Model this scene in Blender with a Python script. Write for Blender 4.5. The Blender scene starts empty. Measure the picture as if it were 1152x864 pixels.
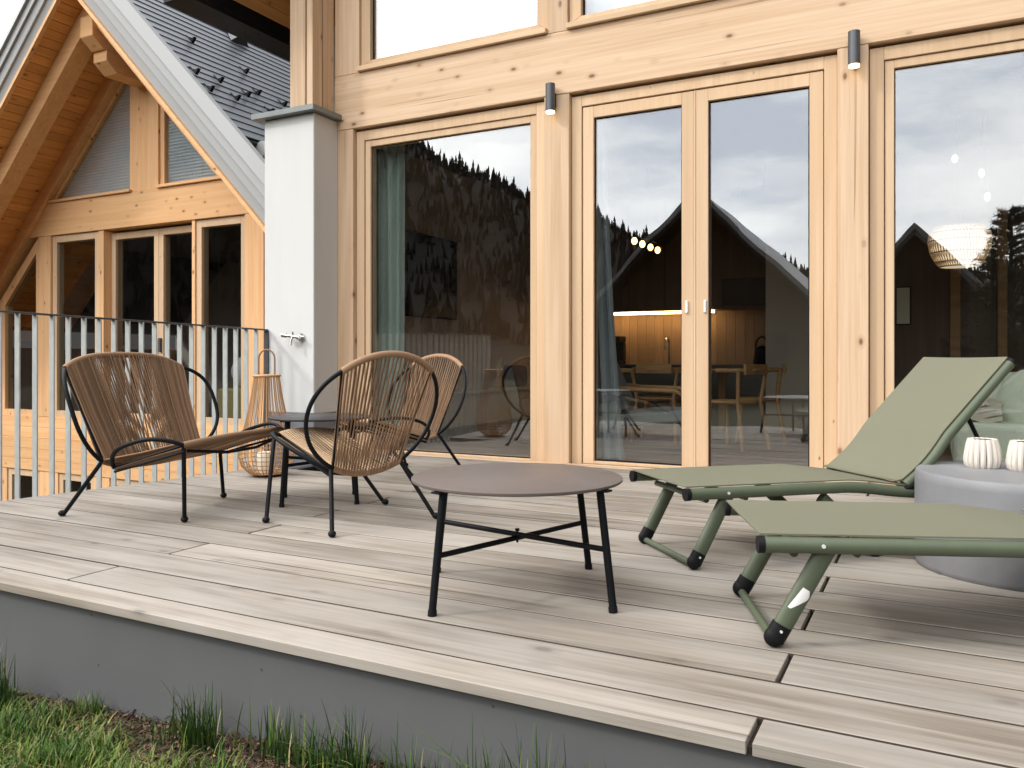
import bpy, bmesh, math, random
from mathutils import Vector, Matrix
R_ = math.radians
PI = math.pi
random.seed(11)
S = bpy.context.scene
COL = S.collection

# ------------------------------------------------------------------ camera, world, sun, exposure
cd = bpy.data.cameras.new("camera"); cam = bpy.data.objects.new("camera", cd); COL.objects.link(cam)
cam.location = (0, 0, 0.80); cam.rotation_euler = (R_(90), 0, R_(27.4626))
cd.sensor_width = 36.0; cd.lens = 28.5; cd.shift_y = -0.0243; cd.clip_start = 0.05; cd.clip_end = 3000
S.camera = cam

SUN_EL, SUN_AZ = 36.0, 230.0      # azimuth clockwise from +Y: the sun stands behind the camera, to its left
sd = bpy.data.lights.new("sun", 'SUN'); sun = bpy.data.objects.new("sun", sd); COL.objects.link(sun)
sd.energy = 2.2; sd.angle = R_(7); sd.color = (1.0, 0.93, 0.82)
_d = Vector((math.sin(R_(SUN_AZ)) * math.cos(R_(SUN_EL)), math.cos(R_(SUN_AZ)) * math.cos(R_(SUN_EL)), math.sin(R_(SUN_EL))))
sun.rotation_euler = _d.to_track_quat('Z', 'Y').to_euler()
sun.location = (-20, -30, 40)

W = bpy.data.worlds.new("World"); S.world = W; W.use_nodes = True
nt = W.node_tree; nt.nodes.clear()
def N(t, typ, **kw):
    n = t.nodes.new(typ)
    for k, v in kw.items(): setattr(n, k, v)
    return n
out = N(nt, 'ShaderNodeOutputWorld')
sky = N(nt, 'ShaderNodeTexSky', sky_type='NISHITA', sun_disc=False, sun_elevation=R_(SUN_EL), sun_rotation=R_(SUN_AZ))
bg = N(nt, 'ShaderNodeBackground'); bg.inputs[1].default_value = 0.12
nt.links.new(sky.outputs[0], bg.inputs[0])
tc = N(nt, 'ShaderNodeTexCoord')
mp = N(nt, 'ShaderNodeMapping'); mp.inputs['Scale'].default_value = (1.5, 1.5, 5.0)
nt.links.new(tc.outputs['Generated'], mp.inputs[0])
nz = N(nt, 'ShaderNodeTexNoise'); nz.inputs['Scale'].default_value = 1.7; nz.inputs['Detail'].default_value = 7; nz.inputs['Roughness'].default_value = .55
nt.links.new(mp.outputs[0], nz.inputs[0])
rp = N(nt, 'ShaderNodeValToRGB'); rp.color_ramp.elements[0].position = .36; rp.color_ramp.elements[0].color = (.50, .53, .59, 1)
rp.color_ramp.elements[1].position = .60; rp.color_ramp.elements[1].color = (1, .985, .96, 1)
nt.links.new(nz.outputs[0], rp.inputs[0])
bg2 = N(nt, 'ShaderNodeBackground'); bg2.inputs[1].default_value = 1.0
# clouds glow towards the sun
dt_ = N(nt, 'ShaderNodeVectorMath', operation='DOT_PRODUCT'); nt.links.new(tc.outputs['Generated'], dt_.inputs[0]); dt_.inputs[1].default_value = tuple(_d)
gl_ = N(nt, 'ShaderNodeMapRange', interpolation_type='SMOOTHSTEP'); nt.links.new(dt_.outputs['Value'], gl_.inputs['Value'])
for _k, _v in (('From Min', .05), ('From Max', .74), ('To Min', .42), ('To Max', 7.0)): gl_.inputs[_k].default_value = _v
nt.links.new(gl_.outputs[0], bg2.inputs[1])
nt.links.new(rp.outputs[0], bg2.inputs[0])
mx = N(nt, 'ShaderNodeMixShader'); mx.inputs[0].default_value = .85
nt.links.new(bg.outputs[0], mx.inputs[1]); nt.links.new(bg2.outputs[0], mx.inputs[2]); nt.links.new(mx.outputs[0], out.inputs[0])
S.view_settings.view_transform = 'Standard'; S.view_settings.look = 'None'; S.view_settings.exposure = -0.45; S.view_settings.gamma = 1.0
S.view_settings.use_curve_mapping = False
S.render.engine = 'CYCLES'; S.cycles.max_bounces = 10; S.cycles.transparent_max_bounces = 16; S.cycles.caustics_reflective = False; S.cycles.caustics_refractive = False

# ------------------------------------------------------------------ materials
def newmat(name):
    m = bpy.data.materials.new(name); m.use_nodes = True
    t = m.node_tree; b = t.nodes['Principled BSDF']
    return m, t, b
def L(t, a, b): t.links.new(a, b)
def math_(t, op, a, b=None, c=None):
    n = N(t, 'ShaderNodeMath', operation=op)
    for i, v in enumerate((a, b, c)):
        if v is None: continue
        if isinstance(v, (int, float)): n.inputs[i].default_value = v
        else: L(t, v, n.inputs[i])
    return n.outputs[0]
def mixc(t, f, a, b, bt='MIX'):
    n = N(t, 'ShaderNodeMix', data_type='RGBA', blend_type=bt)
    for i, v in ((0, f), (6, a), (7, b)):
        if isinstance(v, (int, float)): n.inputs[i].default_value = v
        elif isinstance(v, tuple): n.inputs[i].default_value = (*v, 1) if len(v) == 3 else v
        else: L(t, v, n.inputs[i])
    return n.outputs[2]
def ramp(t, src, p0, c0, p1, c1):
    n = N(t, 'ShaderNodeValToRGB'); e = n.color_ramp.elements
    e[0].position, e[1].position = p0, p1
    e[0].color = (*c0, 1) if isinstance(c0, tuple) else (c0, c0, c0, 1)
    e[1].color = (*c1, 1) if isinstance(c1, tuple) else (c1, c1, c1, 1)
    L(t, src, n.inputs[0]); return n.outputs[0]
def coords(t, scale, rnd=True):
    tcn = N(t, 'ShaderNodeTexCoord'); v = tcn.outputs['Object']
    if rnd:
        at = N(t, 'ShaderNodeAttribute', attribute_name='rnd')
        m2 = N(t, 'ShaderNodeVectorMath', operation='MULTIPLY'); L(t, at.outputs['Vector'], m2.inputs[0]); m2.inputs[1].default_value = (37, 53, 71)
        a2 = N(t, 'ShaderNodeVectorMath', operation='ADD'); L(t, v, a2.inputs[0]); L(t, m2.outputs[0], a2.inputs[1]); v = a2.outputs[0]
    mpn = N(t, 'ShaderNodeMapping'); mpn.inputs['Scale'].default_value = scale; L(t, v, mpn.inputs[0])
    return mpn.outputs[0]
def noise(t, vec, sc=1, det=4, ro=.5, dist=0):
    n = N(t, 'ShaderNodeTexNoise'); n.inputs['Scale'].default_value = sc; n.inputs['Detail'].default_value = det
    n.inputs['Roughness'].default_value = ro; n.inputs['Distortion'].default_value = dist
    L(t, vec, n.inputs[0]); return n.outputs[0]
def rnd_attr(t):
    return N(t, 'ShaderNodeAttribute', attribute_name='rnd').outputs['Fac']
def bump(t, b, h, st=.2, dist=.01):
    n = N(t, 'ShaderNodeBump'); n.inputs['Strength'].default_value = st; n.inputs['Distance'].default_value = dist
    L(t, h, n.inputs['Height']); L(t, n.outputs[0], b.inputs['Normal'])

def wood(name, light, dark, axis='X', knots=.075, knotcol=(.16, .07, .03), rough=.6, var=.16, ringk=22, grey=None, fiber=.12, coarse=6.0, cracks=0):
    m, t, b = newmat(name)
    i = 'XYZ'.index(axis)
    def sc(a, o):
        v = [o, o, o]; v[i] = a; return tuple(v)
    n1 = noise(t, coords(t, sc(.30, coarse)), 1, 3, .5, .4)
    rings = math_(t, 'SINE', math_(t, 'MULTIPLY', n1, ringk))
    rings = math_(t, 'MULTIPLY_ADD', rings, .5, .5)
    fib = noise(t, coords(t, sc(2.5, 150)), 1, 3, .6)
    n2 = noise(t, coords(t, sc(.9, coarse * 6)), 1, 4, .65)
    f = math_(t, 'ADD', math_(t, 'MULTIPLY', rings, .42), math_(t, 'MULTIPLY', ramp(t, n2, .3, 0.0, .72, 1.0), .55))
    c = mixc(t, f, light, dark)
    c = mixc(t, math_(t, 'MULTIPLY', fib, fiber * 2), c, tuple(x * .55 for x in dark))
    vo = N(t, 'ShaderNodeTexVoronoi', feature='F1'); vo.inputs['Scale'].default_value = 1
    L(t, coords(t, sc(4.2, 7.6)), vo.inputs['Vector'])
    kn = ramp(t, vo.outputs['Distance'], knots * .55, 1.0, knots, 0.0)
    halo = ramp(t, vo.outputs['Distance'], knots * .8, .55, knots * 2.0, 0.0)
    spread = ramp(t, noise(t, coords(t, (1.1, 1.1, 1.1)), 1, 2, .5), .44, 0.0, .52, 1.0)      # knots come in groups
    kn = math_(t, 'MULTIPLY', kn, spread); halo = math_(t, 'MULTIPLY', halo, spread)
    c = mixc(t, halo, c, tuple(x * .75 for x in dark))
    c = mixc(t, math_(t, 'MULTIPLY', kn, .85), c, knotcol)
    if grey is not None:
        g = noise(t, coords(t, sc(.8, 3.0)), 1, 5, .6)
        c = mixc(t, ramp(t, g, .38, 0.0, .68, .8), c, grey)
    if cracks:
        ck = noise(t, coords(t, sc(.5, 38)), 1, 3, .6, .3); cm_ = noise(t, coords(t, sc(.5, 2.5)), 1, 2, .5)
        c = mixc(t, math_(t, 'MULTIPLY', ramp(t, ck, .61, 0.0, .67, 1.0), math_(t, 'MULTIPLY', ramp(t, cm_, .42, 0.0, .62, 1.0), cracks)), c, knotcol)
    v = math_(t, 'MULTIPLY_ADD', rnd_attr(t), var, 1 - var * .5)
    hs = N(t, 'ShaderNodeHueSaturation'); L(t, c, hs.inputs['Color']); L(t, v, hs.inputs['Value'])
    L(t, hs.outputs[0], b.inputs['Base Color'])
    b.inputs['Roughness'].default_value = rough
    b.inputs['Specular IOR Level'].default_value = .3
    bump(t, b, math_(t, 'ADD', fib, math_(t, 'MULTIPLY', rings, .4)), .18, .004)
    return m
def plain(name, col, rough=.5, metal=0., var=.12, scale=6, bumps=0., bscale=80, spec=.5, rvar=.12, stretch=(1, 1, 1)):
    m, t, b = newmat(name)
    v = coords(t, stretch)
    n1 = noise(t, v, scale, 6, .6)
    c = mixc(t, n1, tuple(x * (1 - var) for x in col), tuple(min(1, x * (1 + var)) for x in col))
    L(t, c, b.inputs['Base Color'])
    L(t, math_(t, 'MULTIPLY_ADD', n1, rvar * 2, rough - rvar), b.inputs['Roughness'])
    b.inputs['Metallic'].default_value = metal; b.inputs['Specular IOR Level'].default_value = spec
    if bumps: bump(t, b, noise(t, v, bscale, 4, .6), bumps, .004)
    return m
def emit(name, col, st):
    m, t, b = newmat(name)
    b.inputs['Base Color'].default_value = (*col, 1); b.inputs['Emission Color'].default_value = (*col, 1); b.inputs['Emission Strength'].default_value = st
    return m
def glassmat(name, base=.135, edge=.55, tint=(.93, .95, .95)):
    m, t, b = newmat(name); t.nodes.remove(b)
    o = t.nodes['Material Output']
    lw = N(t, 'ShaderNodeLayerWeight'); lw.inputs['Blend'].default_value = .5
    f3 = math_(t, 'POWER', lw.outputs['Facing'], 3.0)
    fac = math_(t, 'MULTIPLY_ADD', f3, edge, base)
    tr = N(t, 'ShaderNodeBsdfTransparent'); tr.inputs[0].default_value = (*tint, 1)
    gl = N(t, 'ShaderNodeBsdfGlossy'); gl.inputs['Roughness'].default_value = 0.0; gl.inputs[0].default_value = (.98, .99, 1, 1)
    bn = N(t, 'ShaderNodeBump'); bn.inputs['Strength'].default_value = .02; bn.inputs['Distance'].default_value = .05
    L(t, noise(t, coords(t, (1, 1, 1)), 2.2, 1, .4), bn.inputs['Height']); L(t, bn.outputs[0], gl.inputs['Normal'])
    mxn = N(t, 'ShaderNodeMixShader'); L(t, fac, mxn.inputs[0]); L(t, tr.outputs[0], mxn.inputs[1]); L(t, gl.outputs[0], mxn.inputs[2])
    L(t, mxn.outputs[0], o.inputs[0])
    return m

FL, FD = (.745, .55, .38), (.56, .37, .22)
M = {}
M['facade_x'] = wood('spruce_along', FL, FD, 'X', .13, fiber=.14, cracks=.55, coarse=8)
M['facade_z'] = wood('spruce_upright', FL, FD, 'Z', .13, fiber=.14, cracks=.5, coarse=8)
M['frame_x'] = wood('frame_timber_along', (.74, .54, .355), (.62, .42, .25), 'X', .05, fiber=.08, ringk=14)
M['frame_z'] = wood('frame_timber_upright', (.74, .54, .355), (.62, .42, .25), 'Z', .05, fiber=.08, ringk=14)
M['larch_x'] = wood('larch_along', (.88, .545, .275), (.75, .40, .175), 'X', .13, fiber=.1)
M['larch_z'] = wood('larch_upright', (.88, .555, .295), (.75, .41, .19), 'Z', .13, fiber=.1)
M['soffit'] = wood('soffit_boards', (.90, .48, .175), (.72, .33, .105), 'Y', .15, knotcol=(.10, .03, .012), var=.22)
M['rafter'] = wood('rafter_timber', (.88, .545, .275), (.75, .40, .175), 'X', .10)
M['deckwood'] = wood('weathered_deck_boards', (.46, .41, .345), (.165, .135, .105), 'X', .14, knotcol=(.065, .045, .034), rough=.75, var=.22, ringk=34, grey=(.39, .36, .325), fiber=.34, coarse=7, cracks=1.0)
M['walnut'] = wood('dark_cabinet_wood', (.16, .10, .065), (.09, .055, .035), 'Z', .0, var=.2)
M['oak'] = wood('oak_furniture', (.42, .24, .10), (.32, .17, .07), 'X', .0, var=.1)
M['darkplank'] = wood('dark_stained_planks', (.075, .05, .035), (.045, .03, .02), 'Z', .03, var=.4)
M['floorwood'] = wood('interior_floor', (.20, .14, .10), (.13, .09, .06), 'X', .03, var=.3)
M['splash'] = wood('backsplash_boards', (.46, .31, .19), (.36, .23, .13), 'Z', .03, var=.3)
M['blackmetal'] = plain('black_powder_coat', (.006, .007, .009), .55, 0, .3, 20, .05, 300, .16)
M['tabletop'] = plain('taupe_table_coating', (.122, .098, .088), .42, 0, .14, 3, .05, 400, .45)
M['anthracite'] = plain('anthracite_sheet', (.035, .038, .042), .4, .3, .2, 8)
M['graphite'] = plain('dark_grey_rail', (.10, .105, .115), .45, .4, .15, 10)
M['galv'] = plain('galvanised_steel', (.54, .57, .56), .5, .2, .22, 26, .04, 60, stretch=(1, 1, .5))
M['bargemetal'] = plain('grey_metal_flashing', (.38, .385, .385), .6, 0, .06, 2, spec=.3)
M['plaster'] = plain('white_render', (.66, .66, .645), .85, 0, .07, 1, .3, 120, .2, stretch=(5, 5, .9))
M['plinth'] = plain('grey_render', (.21, .215, .235), .85, 0, .10, 5, .25, 240, .2)
M['basewall'] = plain('grey_painted_base', (.150, .152, .152), .6, 0, .16, 2.2, .10, 60, .3)
M['capmetal'] = plain('pillar_cap_metal', (.20, .22, .22), .4, .3, .15, 8)
M['glass'] = glassmat('window_glass')
M['glass_dark'] = glassmat('chalet_window_glass', .04, .35, (.75, .78, .8))
M['rope_'] = plain('brown_paper_rope', (.36, .215, .125), .8, 0, .35, 30, .3, 200, .2)
M['rope_pale_'] = plain('tan_paper_rope', (.52, .36, .215), .8, 0, .35, 30, .3, 200, .2)
M['fabric'] = plain('olive_grey_sling', (.168, .168, .118), .75, 0, .06, 4, .35, 900, .25)
M['greentube'] = plain('moss_green_tube', (.085, .106, .064), .46, 0, .14, 12)
M['blackplastic'] = plain('black_plastic', (.008, .008, .009), .55, spec=.18)
M['rivet'] = plain('bright_rivet', (.75, .75, .74), .35, .1)
M['sticker'] = plain('torn_white_sticker', (.75, .75, .74), .6)
M['concrete'] = plain('smooth_grey_concrete', (.205, .207, .218), .5, 0, .34, 4, .08, 60, .45)
M['ceramic'] = plain('off_white_ceramic', (.66, .61, .54), .6, 0, .08, 20)
M['ceramic_dark'] = plain('dark_groove_glaze', (.06, .045, .04), .6)
M['bamboo'] = plain('bamboo_strip', (.50, .29, .14), .5, 0, .25, 14, .1, 90)
M['wax'] = plain('candle_wax', (.82, .76, .62), .5, 0, .05, 5)
M['chrome'] = plain('chrome', (.62, .62, .60), .16, 1.0, .1, 20)
M['slate'] = plain('dark_roof_slate', (.13, .145, .165), .38, .1, .30, 5, .1, 40, .5)
M['curtain'] = plain('sage_curtain_cloth', (.42, .50, .44), .9, 0, .10, 3, .3, 300, .1, stretch=(6, 6, .6))
M['curtain_grey'] = plain('grey_blue_curtain_cloth', (.30, .34, .35), .9, 0, .12, 3, .3, 300, .1, stretch=(6, 6, .6))
M['blind'] = None
M['taupe'] = plain('taupe_wall_paint', (.50, .41, .335), .85, 0, .06, 2)
M['beige'] = plain('beige_wall_paint', (.40, .34, .27), .85, 0, .05, 2)
M['ceil'] = plain('ceiling_paint', (.12, .10, .085), .9)
M['white'] = plain('white_cloth', (.82, .82, .80), .9, 0, .04, 3)
M['screen'] = plain('black_tv_screen', (.004, .004, .005), .35, spec=.08)
M['sofa'] = plain('pale_green_upholstery', (.66, .70, .55), .95, 0, .08, 8, .4, 300, .1)
M['blanket'] = plain('beige_blanket', (.62, .57, .44), .95, 0, .12, 14, .5, 120, .1)
M['cushion'] = plain('grey_upholstery', (.24, .26, .265), .95, 0, .15, 10, .4, 200, .1)
M['cabinet'] = plain('dark_green_cabinet', (.045, .06, .05), .5)
M['rattan'] = plain('rattan_weave', (.78, .62, .40), .6, 0, .3, 30)
M['led'] = emit('led_strip', (1.0, .60, .25), 26.0)
M['bulb'] = emit('warm_bulb', (1.0, .58, .22), 8.0)
M['spotlamp'] = emit('warm_downlight', (1.0, .78, .5), 5.0)
M['bark'] = plain('bark', (.09, .06, .04), .9, 0, .3, 12, .6, 30)
M['needles'] = plain('dark_needles', (.025, .040, .022), .8, 0, .5, 3)
M['forest'] = plain('forest_trees', (.026, .020, .013), .9, 0, .5, .2)
M['grass'] = None
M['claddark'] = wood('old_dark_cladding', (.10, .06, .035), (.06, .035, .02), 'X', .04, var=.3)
M['snowroof'] = plain('pale_grey_roof', (.20, .21, .23), .6, 0, .15, 3)

def make_special():
    m, t, b = newmat('pleated_blind')
    tcn = N(t, 'ShaderNodeTexCoord'); sp = N(t, 'ShaderNodeSeparateXYZ'); L(t, tcn.outputs['Object'], sp.inputs[0])
    w = math_(t, 'SINE', math_(t, 'MULTIPLY', sp.outputs['Z'], 2 * PI / .045))
    L(t, ramp(t, math_(t, 'MULTIPLY_ADD', w, .5, .5), .1, (.58, .64, .68), .8, (.74, .78, .80)), b.inputs['Base Color'])
    b.inputs['Roughness'].default_value = .9; bump(t, b, w, .5, .01)
    M['blind'] = m
    # grass: each blade carries its own rnd value
    m, t, b = newmat('grass_blades')
    r = rnd_attr(t)
    n = N(t, 'ShaderNodeValToRGB'); e = n.color_ramp.elements
    e[0].position = 0; e[0].color = (.025, .065, .010, 1); e[1].position = 1; e[1].color = (.34, .25, .12, 1)
    a = e.new(.45); a.color = (.085, .165, .018, 1); a = e.new(.74); a.color = (.19, .20, .04, 1)
    L(t, r, n.inputs[0]); L(t, n.outputs[0], b.inputs['Base Color']); b.inputs['Roughness'].default_value = .55
    b.inputs['Specular IOR Level'].default_value = .3
    b.inputs['Transmission Weight'].default_value = 0
    M['grass'] = m
    m, t, b = newmat('tuft_blades')
    n = N(t, 'ShaderNodeValToRGB'); e = n.color_ramp.elements
    e[0].position = 0; e[0].color = (.014, .042, .010, 1); e[1].position = 1; e[1].color = (.42, .34, .18, 1)
    a = e.new(.6); a.color = (.045, .098, .016, 1); a = e.new(.88); a.color = (.13, .20, .03, 1)
    L(t, rnd_attr(t), n.inputs[0]); L(t, n.outputs[0], b.inputs['Base Color']); b.inputs['Roughness'].default_value = .5
    M['tuft'] = m
    # ground soil / lawn sheet
    m, t, b = newmat('lawn_soil')
    v = coords(t, (1, 1, 1), False)
    n1 = noise(t, v, 1.2, 6, .6); n2 = noise(t, v, 40, 5, .7)
    c = mixc(t, n2, (.035, .022, .014), (.13, .085, .055))
    c = mixc(t, ramp(t, n1, .42, 0.0, .6, .7), c, (.05, .075, .018))
    L(t, c, b.inputs['Base Color']); b.inputs['Roughness'].default_value = .95; bump(t, b, n2, .9, .03)
    M['soil'] = m
    m, t, b = newmat('grey_painted_base')
    v = coords(t, (1, 1, 1), False); n1 = noise(t, v, 1.6, 6, .6); n2 = noise(t, v, 60, 4, .6)
    c = mixc(t, n1, (.095, .098, .102), (.140, .141, .142))
    vo = N(t, 'ShaderNodeTexVoronoi', feature='F1'); vo.inputs['Scale'].default_value = 9; L(t, v, vo.inputs['Vector'])
    c = mixc(t, ramp(t, vo.outputs['Distance'], .025, .8, .06, 0.0), c, (.03, .025, .02))
    L(t, c, b.inputs['Base Color']); b.inputs['Roughness'].default_value = .62; b.inputs['Specular IOR Level'].default_value = .3
    bump(t, b, n2, .12, .004); M['basewall'] = m
    m, t, b = newmat('brown_debris')
    c = ramp(t, rnd_attr(t), 0, (.03, .018, .012), 1, (.26, .16, .10)); L(t, c, b.inputs['Base Color']); b.inputs['Roughness'].default_value = .95
    M['debris'] = m
    m, t, b = newmat('hillside')
    v = coords(t, (1, 1, 1), False)
    n1 = noise(t, v, .05, 6, .65); n2 = noise(t, v, .5, 5, .7)
    c = mixc(t, n1, (.014, .010, .007), (.032, .022, .014)); c = mixc(t, math_(t, 'MULTIPLY', n2, .6), c, (.012, .011, .008))
    L(t, c, b.inputs['Base Color']); b.inputs['Roughness'].default_value = 1
    M['hill'] = m
def ropemat(name, col):
    m, t, b = newmat(name)
    r = rnd_attr(t); n = noise(t, coords(t, (1, 1, 1)), 120, 3, .6)
    f = math_(t, 'ADD', math_(t, 'MULTIPLY', r, .75), math_(t, 'MULTIPLY', n, .3))
    c = mixc(t, f, tuple(x * .48 for x in col), tuple(min(.9, x * 1.45) for x in col)); L(t, c, b.inputs['Base Color'])
    b.inputs['Roughness'].default_value = .8; b.inputs['Specular IOR Level'].default_value = .2; bump(t, b, n, .3, .003); return m
M['rope'] = ropemat('brown_paper_rope', (.265, .165, .10)); M['rope_pale'] = ropemat('tan_paper_rope', (.37, .255, .155))
make_special()

# ------------------------------------------------------------------ mesh helpers
class MB:
    def __init__(s): s.v = []; s.f = []; s.sm = []; s.r = []; s.rv = None
    def _add(s, vs, fs, smooth=False, rnd=None):
        o = len(s.v); r = random.random() if rnd is None else rnd
        s.v += [tuple(p) for p in vs]; s.r += [r] * len(vs)
        for f in fs: s.f.append([i + o for i in f]); s.sm.append(smooth)
    def box(s, x0, x1, y0, y1, z0, z1, rnd=None):
        s._add([(x0, y0, z0), (x1, y0, z0), (x1, y1, z0), (x0, y1, z0), (x0, y0, z1), (x1, y0, z1), (x1, y1, z1), (x0, y1, z1)],
               [(0, 3, 2, 1), (4, 5, 6, 7), (0, 1, 5, 4), (1, 2, 6, 5), (2, 3, 7, 6), (3, 0, 4, 7)], False, rnd)
        return s
    def obox(s, c, ax, ay, az, hx, hy, hz, rnd=None):
        c = Vector(c); ax = Vector(ax).normalized() * hx; ay = Vector(ay).normalized() * hy; az = Vector(az).normalized() * hz
        vs = [c + ax * i + ay * j + az * k for k in (-1, 1) for (i, j) in ((-1, -1), (1, -1), (1, 1), (-1, 1))]
        s._add(vs, [(0, 3, 2, 1), (4, 5, 6, 7), (0, 1, 5, 4), (1, 2, 6, 5), (2, 3, 7, 6), (3, 0, 4, 7)], False, rnd)
        return s
    def prism(s, poly, axis, a, b, rnd=None):
        # poly: list of 2D points; axis 'Y': (x,z) swept in y; 'Z': (x,y); 'X': (y,z)
        def P(p, t): return {'Y': (p[0], t, p[1]), 'Z': (p[0], p[1], t), 'X': (t, p[0], p[1])}[axis]
        n = len(poly); vs = [P(p, a) for p in poly] + [P(p, b) for p in poly]
        fs = [tuple(range(n)), tuple(range(2 * n - 1, n - 1, -1))] + [(i, i + n, (i + 1) % n + n, (i + 1) % n) for i in range(n)]
        s._add(vs, fs, False, rnd); return s
    def tube(s, pts, r, n=10, closed=False, rnd=None, r2=None):
        pts = [Vector(p) for p in pts]; m = len(pts); vs = []; fs = []
        T = []
        for i in range(m):
            if closed: d = pts[(i + 1) % m] - pts[i - 1]
            else: d = pts[min(i + 1, m - 1)] - pts[max(i - 1, 0)]
            T.append(d.normalized() if d.length > 1e-9 else Vector((0, 0, 1)))
        u = T[0].orthogonal().normalized()
        for i in range(m):
            u = (u - T[i] * u.dot(T[i]))
            u = u.normalized() if u.length > 1e-6 else T[i].orthogonal().normalized()
            w = T[i].cross(u)
            rr = r if r2 is None else r + (r2 - r) * i / max(1, m - 1)
            vs += [pts[i] + (u * math.cos(2 * PI * k / n) + w * math.sin(2 * PI * k / n)) * rr for k in range(n)]
        seg = m if closed else m - 1
        for i in range(seg):
            for k in range(n):
                a = i * n + k; b = i * n + (k + 1) % n; c = ((i + 1) % m) * n + (k + 1) % n; d = ((i + 1) % m) * n + k
                fs.append((a, b, c, d))
        if not closed:
            fs.append(tuple(range(n - 1, -1, -1))); fs.append(tuple(range((m - 1) * n, m * n)))
        s._add(vs, fs, True, rnd); return s
    def lathe(s, prof, c=(0, 0, 0), n=48, rnd=None, sx=1, sy=1):
        vs = []; fs = []; m = len(prof)
        for (r, z) in prof:
            vs += [(c[0] + sx * r * math.cos(2 * PI * k / n), c[1] + sy * r * math.sin(2 * PI * k / n), c[2] + z) for k in range(n)]
        for i in range(m - 1):
            for k in range(n): fs.append((i * n + k, i * n + (k + 1) % n, (i + 1) * n + (k + 1) % n, (i + 1) * n + k))
        fs.append(tuple(range(n - 1, -1, -1))); fs.append(tuple(range((m - 1) * n, m * n)))
        s._add(vs, fs, True, rnd); return s
    def ball(s, c, r, sx=1, sy=1, sz=1, n=12, rnd=None):
        prof = [(max(1e-4, r * math.sin(PI * i / n)), -r * sz * math.cos(PI * i / n)) for i in range(n + 1)]
        return s.lathe(prof, c, 16, rnd, sx, sy)
    def grid(s, fn, nu, nv, thick=0, rnd=None, smooth=True):
        # fn(i/nu, j/nv) -> point; with thickness along the normal it closes into a solid sheet
        P = [[Vector(fn(i / nu, j / nv)) for j in range(nv + 1)] for i in range(nu + 1)]
        vs = [p for row in P for p in row]; fs = []
        st = nv + 1
        for i in range(nu):
            for j in range(nv): fs.append((i * st + j, (i + 1) * st + j, (i + 1) * st + j + 1, i * st + j + 1))
        if thick:
            o = len(vs); nv2 = []
            for i in range(nu + 1):
                for j in range(nv + 1):
                    du = P[min(i + 1, nu)][j] - P[max(i - 1, 0)][j]; dv = P[i][min(j + 1, nv)] - P[i][max(j - 1, 0)]
                    nn = du.cross(dv); nn = nn.normalized() if nn.length > 1e-12 else Vector((0, 0, 1))
                    nv2.append(P[i][j] - nn * thick)
            vs += nv2
            fs += [tuple(reversed([q + o for q in f])) for f in list(fs)]
            for i in range(nu):
                fs.append((i * st, i * st + o, (i + 1) * st + o, (i + 1) * st)); k = nv
                fs.append((i * st + k, (i + 1) * st + k, (i + 1) * st + k + o, i * st + k + o))
            for j in range(nv):
                fs.append((j, j + 1, j + 1 + o, j + o)); k = nu * st
                fs.append((k + j, k + j + o, k + j + 1 + o, k + j + 1))
        s._add(vs, fs, smooth, rnd); return s
    def ring(s, x0, x1, z0, z1, w, y0, y1, wb=None):
        wb = w if wb is None else wb
        s.box(x0, x0 + w, y0, y1, z0, z1); s.box(x1 - w, x1, y0, y1, z0, z1)
        s.box(x0 + w, x1 - w, y0, y1, z1 - w, z1)
        if wb > 0: s.box(x0 + w, x1 - w, y0, y1, z0, z0 + wb)
        return s
    def build(s, name, mat, parent=None, bevel=0, world=True, seg=1):
        me = bpy.data.meshes.new(name)
        inv = None
        if parent is not None and world:
            inv = root_matrix(parent).inverted()
        vs = s.v if inv is None else [tuple(inv @ Vector(p)) for p in s.v]
        me.from_pydata(vs, [], s.f); me.update()
        me.polygons.foreach_set('use_smooth', s.sm)
        at = me.attributes.new('rnd', 'FLOAT', 'POINT'); at.data.foreach_set('value', s.r)
        bm = bmesh.new(); bm.from_mesh(me); bmesh.ops.recalc_face_normals(bm, faces=bm.faces); bm.to_mesh(me); bm.free()
        if any(s.sm):
            try: me.set_sharp_from_angle(angle=R_(42))
            except Exception: pass
        me.materials.append(mat)
        o = bpy.data.objects.new(name, me); COL.objects.link(o)
        if parent is not None: o.parent = parent
        if bevel:
            md = o.modifiers.new('bevel', 'BEVEL'); md.width = bevel; md.segments = seg; md.limit_method = 'ANGLE'; md.angle_limit = R_(50)
        return o
def root_matrix(o):
    m = Matrix.Identity(4)
    while o is not None:
        m = Matrix.LocRotScale(o.location, o.rotation_euler, o.scale) @ m
        o = o.parent
    return m
def tag(o, label, cat, group=None):
    o['label'] = label; o['category'] = cat
    if group: o['group'] = group
    return o
def thing(name, label, cat, loc=(0, 0, 0), rz=0, group=None):
    o = bpy.data.objects.new(name, None); COL.objects.link(o); o.empty_display_size = .1
    o.location = loc; o.rotation_euler = (0, 0, rz)
    return tag(o, label, cat, group)
def struct(name, mb, m, kind='structure', bevel=0):
    o = mb.build(name, m, None, bevel); o['kind'] = kind; return o
def dup(root, loc, rz, label):
    r = root.copy(); COL.objects.link(r); r.location = loc; r.rotation_euler = (0, 0, rz); r['label'] = label
    for ch in list(root.children):
        c = ch.copy(); COL.objects.link(c); c.parent = r
        for g in list(ch.children):
            d = g.copy(); COL.objects.link(d); d.parent = c
    return r
def arc(c, e1, e2, r1, r2, a0, a1, n):
    c, e1, e2 = Vector(c), Vector(e1), Vector(e2)
    return [c + e1 * r1 * math.cos(a0 + (a1 - a0) * i / n) + e2 * r2 * math.sin(a0 + (a1 - a0) * i / n) for i in range(n + 1)]

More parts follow.
